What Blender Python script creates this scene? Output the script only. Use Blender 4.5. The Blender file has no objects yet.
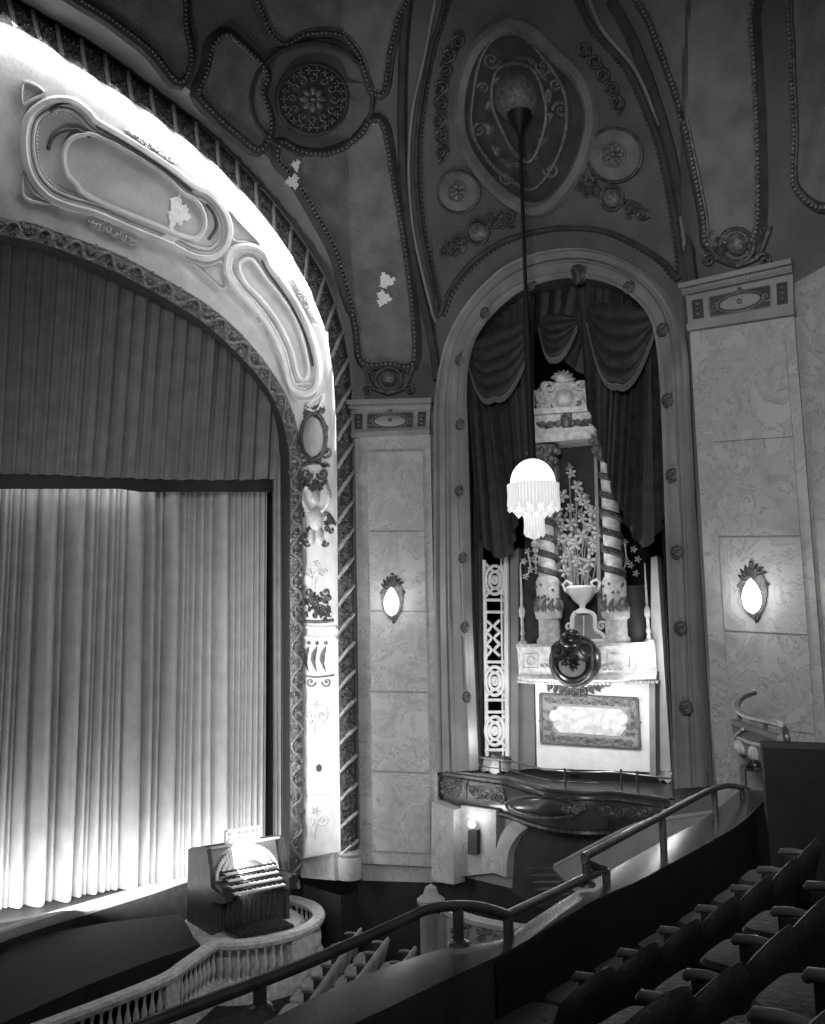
import bpy, math, random
from mathutils import Vector, Matrix
from mathutils.bvhtree import BVHTree
random.seed(7)
PI = math.pi
sc = bpy.context.scene
col = sc.collection
# ------------------------------------------------------------------ camera
CZ = 6.0; FPX = 900.0
MR = Matrix.Rotation(math.radians(90 + 8.09), 3, 'X') @ Matrix.Rotation(math.radians(-1.0), 3, 'Z')
CAM = Vector((0, 0, CZ))
cd = bpy.data.cameras.new('camera'); cam = bpy.data.objects.new('camera', cd); col.objects.link(cam)
cd.sensor_fit = 'HORIZONTAL'; cd.sensor_width = 36; cd.lens = FPX * 36 / 825; cd.clip_start = .05; cd.clip_end = 200
cam.matrix_world = Matrix.Translation(CAM) @ MR.to_4x4()
sc.camera = cam
def ray(px, py): return (MR @ Vector(((px - 412.5) / FPX, -(py - 512) / FPX, -1))).normalized()
# ------------------------------------------------------------------ surfaces of the place
class Plane:                                   # upright plane through two plan points, normal towards the auditorium
    def __init__(s, a, b):
        s.p = Vector((a[0], a[1], 0)); t = Vector((b[0] - a[0], b[1] - a[1], 0)).normalized()
        s.t = t; s.n = Vector((t.y, -t.x, 0))
        if s.n.y > 0: s.n = -s.n
    def __call__(s, px, py, h=0):
        d = ray(px, py); k = (s.p - CAM).dot(s.n) / d.dot(s.n)
        return CAM + d * k + s.n * h
    def off(s, k):
        q = Plane((0, 0), (1, 0)); q.p = s.p - s.n * k; q.t = s.t; q.n = s.n; return q
class Level:                                   # horizontal plane
    def __init__(s, z): s.z = z; s.n = Vector((0, 0, 1))
    def __call__(s, px, py, h=0):
        d = ray(px, py); return CAM + d * ((s.z - CZ) / d.z) + s.n * h
class Surf:                                    # any mesh surface
    def __init__(s, v, f): s.b = BVHTree.FromPolygons([tuple(x) for x in v], f); s.last = None
    def __call__(s, px, py, h=0):
        d = ray(px, py); loc, n, i, _ = s.b.ray_cast(CAM, d)
        if loc is None:
            q = CAM + d * (s.last or 17)
            for _k in range(4): loc, n, i, _ = s.b.find_nearest(q); q = CAM + d * (loc - CAM).dot(d)
        s.last = (loc - CAM).length
        if n.dot(d) > 0: n = -n
        return loc + n * h
def atY(px, py, Y, h=0):
    d = ray(px, py); return CAM + d * (Y / d.y)
def plan(px, Y): p = atY(px, 640, Y); return (p.x, p.y)
def zpx(p, py):                                # height at which the upright line through p is seen at row py
    best = p.z; w = Vector((p.x, p.y, 0)); n = w.normalized()
    px = 412.5
    for k in range(6):
        d = ray(px, py); t = w.length / d.dot(n); q = CAM + d * t; best = q.z
        c = MR.transposed() @ (Vector((p.x, p.y, best)) - CAM); px = 412.5 + FPX * c.x / -c.z
    return best
# ------------------------------------------------------------------ materials
def mat(name, c, rough=.7, c2=None, scale=5, metal=0, emit=0, bump=0, bscale=30, kind='noise', lo=.35, hi=.65, spec=.4, trans=0):
    m = bpy.data.materials.new(name); m.use_nodes = True; nt = m.node_tree; N = nt.nodes; L = nt.links
    b = N['Principled BSDF']; b.inputs['Roughness'].default_value = rough; b.inputs['Metallic'].default_value = metal
    b.inputs['Specular IOR Level'].default_value = spec
    b.inputs['Base Color'].default_value = (c, c, c, 1)
    if trans: b.inputs['Transmission Weight'].default_value = trans
    tc = N.new('ShaderNodeTexCoord')
    if c2 is not None:
        if kind == 'noise':
            t = N.new('ShaderNodeTexNoise'); t.inputs['Scale'].default_value = scale; t.inputs['Detail'].default_value = 8; out = t.outputs['Fac']
        elif kind == 'wave':
            t = N.new('ShaderNodeTexWave'); t.inputs['Scale'].default_value = scale; t.inputs['Distortion'].default_value = 6; t.inputs['Detail'].default_value = 4; out = t.outputs['Fac']
        elif kind == 'vein':
            t = N.new('ShaderNodeTexNoise'); t.inputs['Scale'].default_value = scale; t.inputs['Detail'].default_value = 12; t.inputs['Roughness'].default_value = .65; t.inputs['Distortion'].default_value = 1.2; out = t.outputs['Fac']
        elif kind == 'voro':
            t = N.new('ShaderNodeTexVoronoi'); t.inputs['Scale'].default_value = scale; out = t.outputs['Distance']
        L.new(tc.outputs['Object'], t.inputs['Vector'])
        r = N.new('ShaderNodeValToRGB'); L.new(out, r.inputs['Fac']); L.new(r.outputs['Color'], b.inputs['Base Color'])
        e = r.color_ramp.elements; e[0].position = lo; e[0].color = (c, c, c, 1); e[1].position = hi; e[1].color = (c2, c2, c2, 1)
        if kind == 'vein':
            k = e.new((lo + hi) / 2); k.color = (c2 * .95, c2 * .95, c2 * .95, 1)
            k = e.new((lo + hi) / 2 + .012); k.color = (c * .85, c * .85, c * .85, 1)
            k = e.new((lo + hi) / 2 + .03); k.color = (c2, c2, c2, 1)
    if bump:
        t2 = N.new('ShaderNodeTexNoise'); t2.inputs['Scale'].default_value = bscale; t2.inputs['Detail'].default_value = 6
        L.new(tc.outputs['Object'], t2.inputs['Vector'])
        bp = N.new('ShaderNodeBump'); bp.inputs['Strength'].default_value = bump; bp.inputs['Distance'].default_value = .05
        L.new(t2.outputs['Fac'], bp.inputs['Height']); L.new(bp.outputs['Normal'], b.inputs['Normal'])
    if emit:
        b.inputs['Emission Color'].default_value = (1, 1, 1, 1); b.inputs['Emission Strength'].default_value = emit
    return m
M = dict(
    marble=mat('veined_marble', .24, .45, .40, 1.6, kind='vein', lo=.3, hi=.7, bump=.1, bscale=6),
    stone=mat('painted_plaster', .20, .75, .27, 1.5, bump=.25, bscale=14),
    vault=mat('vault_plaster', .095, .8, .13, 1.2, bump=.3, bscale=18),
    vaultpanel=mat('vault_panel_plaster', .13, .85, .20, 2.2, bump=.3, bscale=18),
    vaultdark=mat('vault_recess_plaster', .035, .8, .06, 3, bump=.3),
    orn=mat('gilt_ornament', .10, .4, .22, 14, bump=.4, bscale=40, metal=.3),
    orndark=mat('antique_gilt', .05, .35, .13, 14, bump=.4, bscale=40, metal=.3),
    bead=mat('bead_gilt', .22, .4, .34, 20, metal=.2),
    cove=mat('ivory_plaster', .52, .55, .66, 2.5, bump=.15, bscale=12),
    covepanel=mat('brushed_panel_plaster', .40, .5, .55, 1.6, bump=.15, bscale=10),
    peel=mat('peeled_bare_plaster', .85, .9, .95, 6, bump=.5, bscale=50),
    ribbon=mat('ribbon_gilt_dark', .055, .45, .15, 9, bump=.5, bscale=35, metal=.25),
    ribbonhi=mat('ribbon_gilt_light', .30, .4, .42, 9, bump=.3, metal=.25),
    spiral=mat('spiral_ground', .02, .45, .11, 13, bump=.6, bscale=30, metal=.2),
    fascia=mat('smooth_fascia', .10, .5, .14, 2),
    velvet=mat('valance_velvet', .16, .8, .21, 3, bump=.1, bscale=60),
    curtain=mat('pale_satin_curtain', .38, .6, .46, 3, bump=.05, bscale=60),
    drape=mat('dark_velvet', .016, .6, .034, 6, bump=.15, bscale=50),
    fringe=mat('fringe', .07, .6, .13, 40),
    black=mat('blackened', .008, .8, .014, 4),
    dark=mat('dark_paint', .02, .6, .035, 4),
    darkwood=mat('dark_wood', .03, .35, .06, 3, kind='wave'),
    stage=mat('stage_boards', .03, .5, .05, 3, kind='wave'),
    lip=mat('stage_edge_paint', .4, .5, .5, 3),
    white=mat('white_plaster', .75, .6, .85, 4, bump=.1, bscale=20),
    ivory=mat('carved_ivory', .45, .5, .70, 10, bump=.3, bscale=30),
    grey=mat('grey_paint', .25, .6, .32, 4),
    shield=mat('bronze_lacquer', .03, .25, .10, 8, metal=.5),
    carpet=mat('dark_carpet', .012, .9, .03, 12, bump=.4),
    brass=mat('worn_handrail', .12, .3, .18, 8, metal=.6),
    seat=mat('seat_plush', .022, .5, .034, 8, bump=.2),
    seat_stage_lit=mat('stall_plush_stage_lit', .22, .7, .32, 8),  # paler seat plush; the stage light on the stalls is in its colour
    arm=mat('armrest_lacquer', .10, .28, .16, 8),
    lamp=mat('opal_glass_lit', .9, .4, emit=1.6),
    crystal=mat('lit_crystal', .6, .2, emit=.5),
    sconceg=mat('sconce_glass_lit', .9, .4, emit=4),
    ebony=mat('console_case', .035, .3, .06, 4, kind='wave'),
    ledge=mat('ledge_lacquer', .045, .25, .075, 3),
    rod=mat('black_rod', .006, .6),
    flower=mat('relief_flower', .55, .6, .8, 20),
)
# ------------------------------------------------------------------ objects
ORG = {}
def tag(o, label, cat, group=None, kind=None):
    o['label'] = label; o['category'] = cat
    if group: o['group'] = group
    if kind: o['kind'] = kind
    return o
def thing(name, loc, label, cat, group=None):
    o = bpy.data.objects.new(name, None); col.objects.link(o); o.location = loc; ORG[o] = Vector(loc); o.empty_display_size = .2
    return tag(o, label, cat, group)
class MB:
    def __init__(s): s.v = []; s.f = []
    def add(s, v, f):
        k = len(s.v); s.v += [Vector(x) for x in v]; s.f += [tuple(k + i for i in q) for q in f]
    def grid(s, rows, cu=False, cv=False):
        k = len(s.v); nr = len(rows); nc = len(rows[0])
        for r in rows: s.v += [Vector(x) for x in r]
        for i in range(nr - (0 if cv else 1)):
            for j in range(nc - (0 if cu else 1)):
                a = i; b = (i + 1) % nr; c = j; d = (j + 1) % nc
                s.f.append((k + a * nc + c, k + a * nc + d, k + b * nc + d, k + b * nc + c))
    def box(s, c, ex, ey, ez):                  # half-extent vectors
        c, ex, ey, ez = map(Vector, (c, ex, ey, ez))
        v = [c + ex * i + ey * j + ez * k for i in (-1, 1) for j in (-1, 1) for k in (-1, 1)]
        s.add(v, [(0, 1, 3, 2), (4, 6, 7, 5), (0, 4, 5, 1), (2, 3, 7, 6), (0, 2, 6, 4), (1, 5, 7, 3)])
    def bx(s, x0, x1, y0, y1, z0, z1): s.box(((x0 + x1) / 2, (y0 + y1) / 2, (z0 + z1) / 2), ((x1 - x0) / 2, 0, 0), (0, (y1 - y0) / 2, 0), (0, 0, (z1 - z0) / 2))
    def tube(s, pts, r, n=8, closed=False, flat=1):
        pts = [Vector(p) for p in pts]
        if len(pts) < 2: return
        rows = []; N = len(pts); up = None
        for i, p in enumerate(pts):
            a = pts[i - 1] if (i or closed) else p; b = pts[(i + 1) % N] if (i < N - 1 or closed) else p
            t = (b - a); t = t.normalized() if t.length > 1e-9 else Vector((0, 0, 1))
            if up is None: up = t.orthogonal().normalized()
            up = (up - t * up.dot(t)); up = up.normalized() if up.length > 1e-6 else t.orthogonal().normalized()
            w = t.cross(up); rr = r[i] if isinstance(r, (list, tuple)) else r
            rows.append([p + (up * math.cos(2 * PI * k / n) + w * math.sin(2 * PI * k / n)) * rr for k in range(n)])
        s.grid(rows, cu=True, cv=closed)
        if not closed:
            k = len(s.v) - N * n; s.f.append(tuple(k + i for i in range(n))[::-1]); s.f.append(tuple(k + (N - 1) * n + i for i in range(n)))
    def lathe(s, base, prof, n=20, mat=None):   # prof = [(r, z)]
        b = Vector(base)
        s.grid([[b + Vector((r * math.cos(2 * PI * k / n), r * math.sin(2 * PI * k / n), z)) for k in range(n)] for r, z in prof], cu=True)
    def ball(s, c, r, n=8, sc_=(1, 1, 1)):
        c = Vector(c); rows = [[c + Vector((r * sc_[0] * math.sin(PI * i / n) * math.cos(2 * PI * k / n), r * sc_[1] * math.sin(PI * i / n) * math.sin(2 * PI * k / n), r * sc_[2] * math.cos(PI * i / n))) for k in range(n)] for i in range(n + 1)]
        s.grid(rows, cu=True)
    # --- relief drawn on a surface Q(px, py, h); h in metres
    def path(s, Q, pts, r, h=None, closed=False, n=6, step=6):
        pts = curve(pts, step, closed); s.tube([Q(x, y, r * .3 if h is None else h) for x, y in pts], r, n, closed)
    def beads(s, Q, pts, step, r, closed=False):
        for x, y in curve(pts, step, closed): s.ball(Q(x, y, r * .4), r, 5)
    def dome(s, Q, cx, cy, rx, ry, h, ang=0, n=14, m=4, base=0):
        rows = []; ca = math.cos(ang); sa = math.sin(ang)
        for i in range(m + 1):
            t = i / m * PI / 2; rr = math.cos(t); hh = h * math.sin(t)
            row = []
            for k in range(n):
                a = 2 * PI * k / n; x = rx * rr * math.cos(a); y = ry * rr * math.sin(a)
                row.append(Q(cx + x * ca - y * sa, cy + x * sa + y * ca, base + hh))
            rows.append(row)
        s.grid(rows, cu=True)
    def slab(s, Q, pts, h, base=-.02, n=0):      # raised flat panel with outline pts (star-shaped)
        cx = sum(p[0] for p in pts) / len(pts); cy = sum(p[1] for p in pts) / len(pts)
        rows = [[Q(x, y, base) for x, y in pts], [Q(x, y, h) for x, y in pts]]
        for k in range(1, 6):
            f = 1 - k / 5 * .999
            rows.append([Q(cx + (x - cx) * f, cy + (y - cy) * f, h) for x, y in pts])
        s.grid(rows, cu=True)
    def fill(s, Q, pts, h=.02, g=3.0):
        def ins(x, y):
            c = False; n = len(pts)
            for i in range(n):
                (x1, y1), (x2, y2) = pts[i], pts[(i + 1) % n]
                if (y1 > y) != (y2 > y) and x < (x2 - x1) * (y - y1) / (y2 - y1) + x1: c = not c
            return c
        xa = min(p[0] for p in pts); xb = max(p[0] for p in pts); ya = min(p[1] for p in pts); yb = max(p[1] for p in pts)
        nx = int((xb - xa) / g) + 1; ny = int((yb - ya) / g) + 1; idx = {}; V = []; F = []
        for i in range(nx + 1):
            for j in range(ny + 1):
                x = xa + i * g; y = ya + j * g
                if ins(x, y): idx[i, j] = len(V); V.append(Q(x, y, h))
        for (i, j) in list(idx):
            q = [(i, j), (i, j + 1), (i + 1, j + 1), (i + 1, j)]
            if all(k in idx for k in q): F.append(tuple(idx[k] for k in q))
        s.add(V, F)
    def ring(s, Q, cx, cy, rx, ry, r, ang=0, n=28):
        ca = math.cos(ang); sa = math.sin(ang)
        s.tube([Q(cx + rx * math.cos(a) * ca - ry * math.sin(a) * sa, cy + rx * math.cos(a) * sa + ry * math.sin(a) * ca, r * .4) for a in [2 * PI * k / n for k in range(n)]], r, 6, True)
    def scroll(s, Q, cx, cy, R, th0, turns, dr, r, end=None):
        N = max(8, int(abs(turns) * 14)); pts = []
        for i in range(N + 1):
            u = i / N; a = th0 + dr * turns * 2 * PI * u; rr = R * (1 - .82 * u)
            pts.append(Q(cx + rr * math.cos(a), cy + rr * math.sin(a), r * .5))
        s.tube(pts, [r * (1 - .5 * i / N) for i in range(N + 1)], 6)
        s.dome(Q, cx, cy, R * .2, R * .2, r * 1.6, n=8, m=3)
    def leaf(s, Q, x, y, ang, l, w, h):
        rows = []; ca = math.cos(ang); sa = math.sin(ang)
        for i in range(7):
            u = i / 6; ww = w * math.sin(PI * (u ** .7)) * (1 + .25 * math.sin(u * 18)) + .05 * w
            bend = .15 * l * math.sin(u * PI)
            row = []
            for j, (q, hh) in enumerate(((-1, 0), (-.5, .8), (0, .45), (.5, .8), (1, 0))):
                lx = l * u; ly = q * ww + bend
                row.append(Q(x + lx * ca - ly * sa, y + lx * sa + ly * ca, .004 + h * hh * math.sin(PI * min(1, u * .9 + .08))))
            rows.append(row)
        s.grid(rows)
    def flower(s, Q, x, y, r, n, h, a0=0):
        for k in range(n):
            a = a0 + 2 * PI * k / n
            s.dome(Q, x + r * .6 * math.cos(a), y + r * .6 * math.sin(a), r * .42, r * .27, h * .8, a, n=8, m=3)
        s.dome(Q, x, y, r * .26, r * .26, h * 1.2, n=8, m=3)
    def rinceau(s, Q, pts, R, r, side=1):        # running scroll: a waving stem with a curl in every bay
        c = curve(pts, R * 1.7); st = [c[0]]
        for i in range(len(c) - 1):
            x = (c[i][0] + c[i + 1][0]) / 2; y = (c[i][1] + c[i + 1][1]) / 2; a = math.atan2(c[i + 1][1] - c[i][1], c[i + 1][0] - c[i][0]); sg = side if i % 2 else -side
            nx, ny = -math.sin(a) * sg, math.cos(a) * sg
            st.append((x - nx * R * .6, y - ny * R * .6)); st.append(c[i + 1])
            s.scroll(Q, x + nx * R * .12, y + ny * R * .12, R * .66, a - sg * PI / 2, 1.5, sg, r)
            s.leaf(Q, c[i][0], c[i][1], a + sg * 2.2, R * .7, R * .22, r * 2); s.leaf(Q, c[i][0], c[i][1], a + sg * 1.2, R * .7, R * .22, r * 2)
            s.flower(Q, x + nx * R * .12, y + ny * R * .12, R * .26, 4, r * 2)
        s.tube([Q(x, y, r * .5) for x, y in curve(st, 3)], r * .8, 5)
    def cluster(s, Q, cx, cy, rx, ry, n, size, h, rnd=None):
        rnd = rnd or random.Random(int(cx * 7 + cy * 13))
        for k in range(n):
            a = rnd.uniform(0, 2 * PI); q = math.sqrt(rnd.random()); x = cx + rx * q * math.cos(a); y = cy + ry * q * math.sin(a)
            t = rnd.random()
            if t < .45: s.leaf(Q, x, y, rnd.uniform(0, 2 * PI), size * 1.8, size * .5, h)
            elif t < .75: s.scroll(Q, x, y, size * .8, rnd.uniform(0, 6), 1.1, rnd.choice((-1, 1)), h * .45)
            else: s.flower(Q, x, y, size * .8, 5, h)
    def build(s, name, m, parent=None, smooth=True, bevel=0, solid=0, origin=None):
        if not s.v: s.v = [Vector((0, 0, 0))]
        if parent is not None: o0 = ORG[parent]
        elif origin is not None: o0 = Vector(origin)
        else:
            n = len(s.v); o0 = Vector((sum(v.x for v in s.v) / n, sum(v.y for v in s.v) / n, min(v.z for v in s.v)))
        me = bpy.data.meshes.new(name); me.from_pydata([tuple(v - o0) for v in s.v], [], s.f); me.update()
        me.materials.append(M[m] if isinstance(m, str) else m)
        if smooth:
            for p in me.polygons: p.use_smooth = True
            try: me.set_sharp_from_angle(angle=math.radians(40))
            except Exception: pass
        o = bpy.data.objects.new(name, me); col.objects.link(o)
        if parent is not None: o.parent = parent
        else: o.location = o0
        ORG[o] = o0.copy()
        if bevel:
            b = o.modifiers.new('bevel', 'BEVEL'); b.width = bevel; b.segments = 2; b.limit_method = 'ANGLE'
        if solid:
            b = o.modifiers.new('solid', 'SOLIDIFY'); b.thickness = solid; b.offset = -1
        return o
def struct(mb, name, m, **k):
    o = mb.build(name, m, **k); o['kind'] = 'structure'; return o
def copy_tree(o, parent=None):
    c = o.copy(); col.objects.link(c)
    if parent is not None: c.parent = parent
    for ch in list(o.children): copy_tree(ch, c)
    return c
def curve(pts, step=6, closed=False):            # Catmull-Rom resample
    P = list(pts); n = len(P); out = []
    if n == 2 and not closed:
        L = math.dist(P[0], P[1]); k = max(1, round(L / step))
        return [tuple(P[0][d] + (P[1][d] - P[0][d]) * i / k for d in range(len(P[0]))) for i in range(k + 1)]
    segs = n if closed else n - 1
    for i in range(segs):
        if closed: p0, p1, p2, p3 = P[(i - 1) % n], P[i], P[(i + 1) % n], P[(i + 2) % n]
        else: p0, p1, p2, p3 = P[max(0, i - 1)], P[i], P[i + 1], P[min(n - 1, i + 2)]
        k = max(2, int(math.dist(p1, p2) / 3))
        for j in range(k):
            t = j / k
            out.append(tuple(.5 * ((2 * p1[d]) + (-p0[d] + p2[d]) * t + (2 * p0[d] - 5 * p1[d] + 4 * p2[d] - p3[d]) * t * t + (-p0[d] + 3 * p1[d] - 3 * p2[d] + p3[d]) * t ** 3) for d in range(len(p1))))
    out.append(tuple(P[0]) if closed else tuple(P[-1]))
    L = [0]
    for a, b in zip(out, out[1:]): L.append(L[-1] + math.dist(a, b))
    N = max(2, round(L[-1] / step)); res = []; j = 0
    for i in range(N + (0 if closed else 1)):
        q = L[-1] * i / N
        while j < len(L) - 2 and L[j + 1] < q: j += 1
        f = (q - L[j]) / max(1e-9, L[j + 1] - L[j]); res.append(tuple(out[j][d] + (out[j + 1][d] - out[j][d]) * f for d in range(len(out[j]))))
    return res
def curveN(pts, N):
    c = curve(pts, 2); L = [0]
    for a, b in zip(c, c[1:]): L.append(L[-1] + math.dist(a, b))
    res = []; j = 0
    for i in range(N):
        q = L[-1] * i / (N - 1)
        while j < len(L) - 2 and L[j + 1] < q: j += 1
        f = (q - L[j]) / max(1e-9, L[j + 1] - L[j]); res.append(tuple(c[j][d] + (c[j + 1][d] - c[j][d]) * f for d in range(2)))
    return res
def lerp(a, b, t): return a + (b - a) * t

# ------------------------------------------------------------------ plan of the hall
a_, b_, c_, d_, e_, f_ = plan(356, 18.1), plan(439, 17.8), plan(704, 13.7), plan(709, 12.9), plan(818, 12.0), plan(1150, 8.0)
T = Vector((.821, .571, 0)); NB = Vector((-.571, .821, 0))
PLN = [(a_[0] - 14 * T.x, a_[1] - 14 * T.y), a_, b_, c_, d_, e_, f_]
LEN = [0]
for p, q in zip(PLN, PLN[1:]): LEN.append(LEN[-1] + math.dist(p, q))
Z0 = 10.8; RV = 11.0
def voff(z):
    h = max(0, z - Z0); return RV - math.sqrt(max(0, RV * RV - min(h, RV * .97) ** 2))
def SU(u, z):                                     # hall wall: upright below, vaulting forward above Z0
    i = 0
    while i < len(LEN) - 2 and LEN[i + 1] < u: i += 1
    f = (u - LEN[i]) / (LEN[i + 1] - LEN[i]); p, q = PLN[i], PLN[i + 1]
    return Vector((p[0] + (q[0] - p[0]) * f, p[1] + (q[1] - p[1]) * f - voff(z), z))
us = []
for i in range(len(LEN) - 1):
    k = max(1, int((LEN[i + 1] - LEN[i]) / .6)); us += [LEN[i] + (LEN[i + 1] - LEN[i]) * j / k for j in range(k)]
us.append(LEN[-1]); zs = [0.0 + .4 * k for k in range(54)]
sv = [SU(u, z) for z in zs for u in us]; nu = len(us)
sf = [(i * nu + j, i * nu + j + 1, (i + 1) * nu + j + 1, (i + 1) * nu + j) for i in range(len(zs) - 1) for j in range(nu - 1)]
S = Surf(sv, sf)
P2 = Plane(PLN[0], a_); P1 = P2.off(1.15); PV = P2.off(2.5); PC = P2.off(3.3)
PL = Plane(a_, b_); PN = Plane(b_, c_); PR = Plane(d_, e_)
def uz(p):                                        # back to (u, z) on S
    y = p.y + voff(p.z); best = None
    for i in range(len(PLN) - 1):
        a = Vector(PLN[i]); b = Vector(PLN[i + 1]); ab = b - a; w = Vector((p.x, y)) - a; t = max(0, min(1, w.dot(ab) / ab.dot(ab))); d = (w - ab * t).length
        if best is None or d < best[0]: best = (d, LEN[i] + t * (LEN[i + 1] - LEN[i]))
    return best[1], p.z

# ------------------------------------------------------------------ floors
ZS = 1.2; ZP = 1.45
mb = MB(); mb.bx(-16, 12, -2, 26, -.2, 0); struct(mb, 'floor', 'carpet')
# ------------------------------------------------------------------ proscenium
NK = 90
opening = [(-160, 238), (-60, 236), (23, 249), (69, 263), (115, 284), (161, 307), (198, 328), (230, 353), (258, 385), (274, 415), (280, 456), (281, 480), (282, 600), (283, 862)]
rib_in = [(-160, 226), (-60, 226), (23, 239), (69, 253), (115, 272), (161, 296), (200, 320), (232, 348), (258, 376), (277, 406), (287, 440), (290, 480), (290, 600), (290, 872)]
rib_out = [(-160, 205), (-60, 207), (23, 222), (69, 237), (115, 254), (152, 273), (184, 291), (213, 310), (240, 334), (264, 362), (284, 392), (296, 424), (301, 456), (302, 500), (303, 620), (303, 876)]
cov_out = [(-160, -30), (-60, 2), (24, 32), (76, 66), (127, 98), (178, 134), (219, 168), (254, 204), (275, 230), (295, 261), (311, 292), (324, 327), (331, 357), (334, 385), (336, 415), (337, 463), (338, 620), (341, 880)]
spi_out = [(-160, -75), (-60, -40), (51, 22), (102, 53), (153, 91), (204, 130), (244, 170), (285, 219), (310, 254), (327, 284), (340, 322), (348, 357), (351, 389), (352, 410), (352.5, 450), (353, 517), (354, 640), (358, 872)]
fas_out = [(-170, -110), (-60, -70), (50, -12), (108, 22), (153, 56), (196, 96), (240, 132), (270, 160), (305, 206), (330, 250), (343, 286), (355, 325), (361, 357), (364, 380), (364, 410), (359, 450), (358, 517), (358, 640), (359, 866)]
cO = [PV(x, y) for x, y in curveN(opening, NK)]
cRI = [P1(x, y) for x, y in curveN(rib_in, NK)]
cRO = [P1(x, y) for x, y in curveN(rib_out, NK)]
cCO = [P2(x, y) for x, y in curveN(cov_out, NK)]
cSO = [P2(x, y) for x, y in curveN(spi_out, NK)]
cFO = [S(x, y) for x, y in curveN(fas_out, NK)]
def loft(mb, A, B, k=1, bulge=None, sgn=1, lo=0, hi=1):
    rows = []
    for i in range(k + 1):
        t = lo + (hi - lo) * i / k; rows.append([lerp(a, b, t) for a, b in zip(A, B)])
    if bulge:
        for i in range(k + 1):
            t = lo + (hi - lo) * i / k; h = bulge(t)
            if h:
                for j in range(len(A)):
                    tg = A[min(j + 1, len(A) - 1)] - A[max(0, j - 1)]; n = (B[j] - A[j]).cross(tg).normalized()
                    if n.dot(CAM - A[j]) < 0: n = -n
                    rows[i][j] = rows[i][j] + n * h * sgn
    mb.grid(rows); return rows
mb = MB(); loft(mb, cO, cRI, 3); struct(mb, 'trim_1', 'dark')
mb = MB(); loft(mb, cRI, cRO, 10, lambda t: .10 * math.sin(PI * t)); struct(mb, 'trim_2', 'ribbon')
# ribbon twist on the inner moulding: crossing leaves
RIB = Surf(mb.v, mb.f)
mb = MB()
ri = curveN(rib_in, 150); ro = curveN(rib_out, 150)
c1 = []; c2 = []
for i in range(6, 150):
    t = .5 + .36 * math.sin(i * 1.25); q = .5 - .36 * math.sin(i * 1.25)
    for lst, tt in ((c1, t), (c2, q)): lst.append((ri[i][0] + (ro[i][0] - ri[i][0]) * tt, ri[i][1] + (ro[i][1] - ri[i][1]) * tt))
mb.tube([RIB(x, y, .02) for x, y in curve(c1, 3)], .036, 6)
for i in range(6, 148, 1):
    x = (ri[i][0] + ro[i][0]) / 2; y = (ri[i][1] + ro[i][1]) / 2; mb.leaf(RIB, c2[min(i, 143) - 6 + 0][0], c2[min(i, 143) - 6][1], i * 2.4, 7, 2.6, .06); mb.dome(RIB, x, y, 1.6, 1.6, .05, n=7, m=2)
tag(mb.build('ribbon_moulding', 'orn'), 'narrow twisted ribbon moulding edging the curtain side of the stage arch', 'moulding')
mb = MB()
rc = loft(mb, cRO, cCO, 14, lambda t: -.22 * math.sin(PI * t) if t > .02 else 0); struct(mb, 'trim_3', 'cove')
COV = Surf(mb.v, mb.f)
mb = MB(); loft(mb, cCO, cSO, 10, lambda t: .16 * math.sin(PI * t)); struct(mb, 'trim_4', 'spiral')
SPI = Surf(mb.v, mb.f)
mb = MB(); loft(mb, cSO, cFO, 2); struct(mb, 'trim_5', 'fascia')
# spiral straps
sth = thing('spiral_straps', P2(350, 860), 'pale diagonal straps winding round the outer torus of the stage arch', 'moulding')
si = curveN(cov_out, 300); so = curveN(spi_out, 300)
for i in range(12, 294, 7):
    k = min(1, max(0, (i - 110) / 40)); a = si[min(299, i + int(1.2 * k))]; b = so[max(0, i - 2 + int(1 * k))]
    mb = MB(); mb.tube([SPI(a[0] + (b[0] - a[0]) * t, a[1] + (b[1] - a[1]) * t, .02) for t in (.06, .2, .35, .5, .65, .8, .94)], .04, 6); mb.build('strap', 'ribbonhi', sth)
mb = MB(); si = curveN(cov_out, 230); so = curveN(spi_out, 230); rnd = random.Random(3)
for i in range(6, 228):
    for k in range(2):
        t = rnd.uniform(.15, .85); x = si[i][0] + (so[i][0] - si[i][0]) * t; y = si[i][1] + (so[i][1] - si[i][1]) * t
        mb.dome(SPI, x, y, 1.7, 1.3, .05, rnd.uniform(0, 3), n=6, m=2)
tag(mb.build('laurel_relief', 'orndark'), 'dark leaf and berry relief between the straps of the stage arch torus', 'ornament', kind='stuff')
mb = MB(); mb.path(SPI, [(x, y) for x, y in spi_out][2:], .018, .03, step=8); mb.path(COV, [(x + .0, y) for x, y in rib_out][2:], .025, .02, step=6)
struct(mb, 'trim_6', 'bead')

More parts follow.
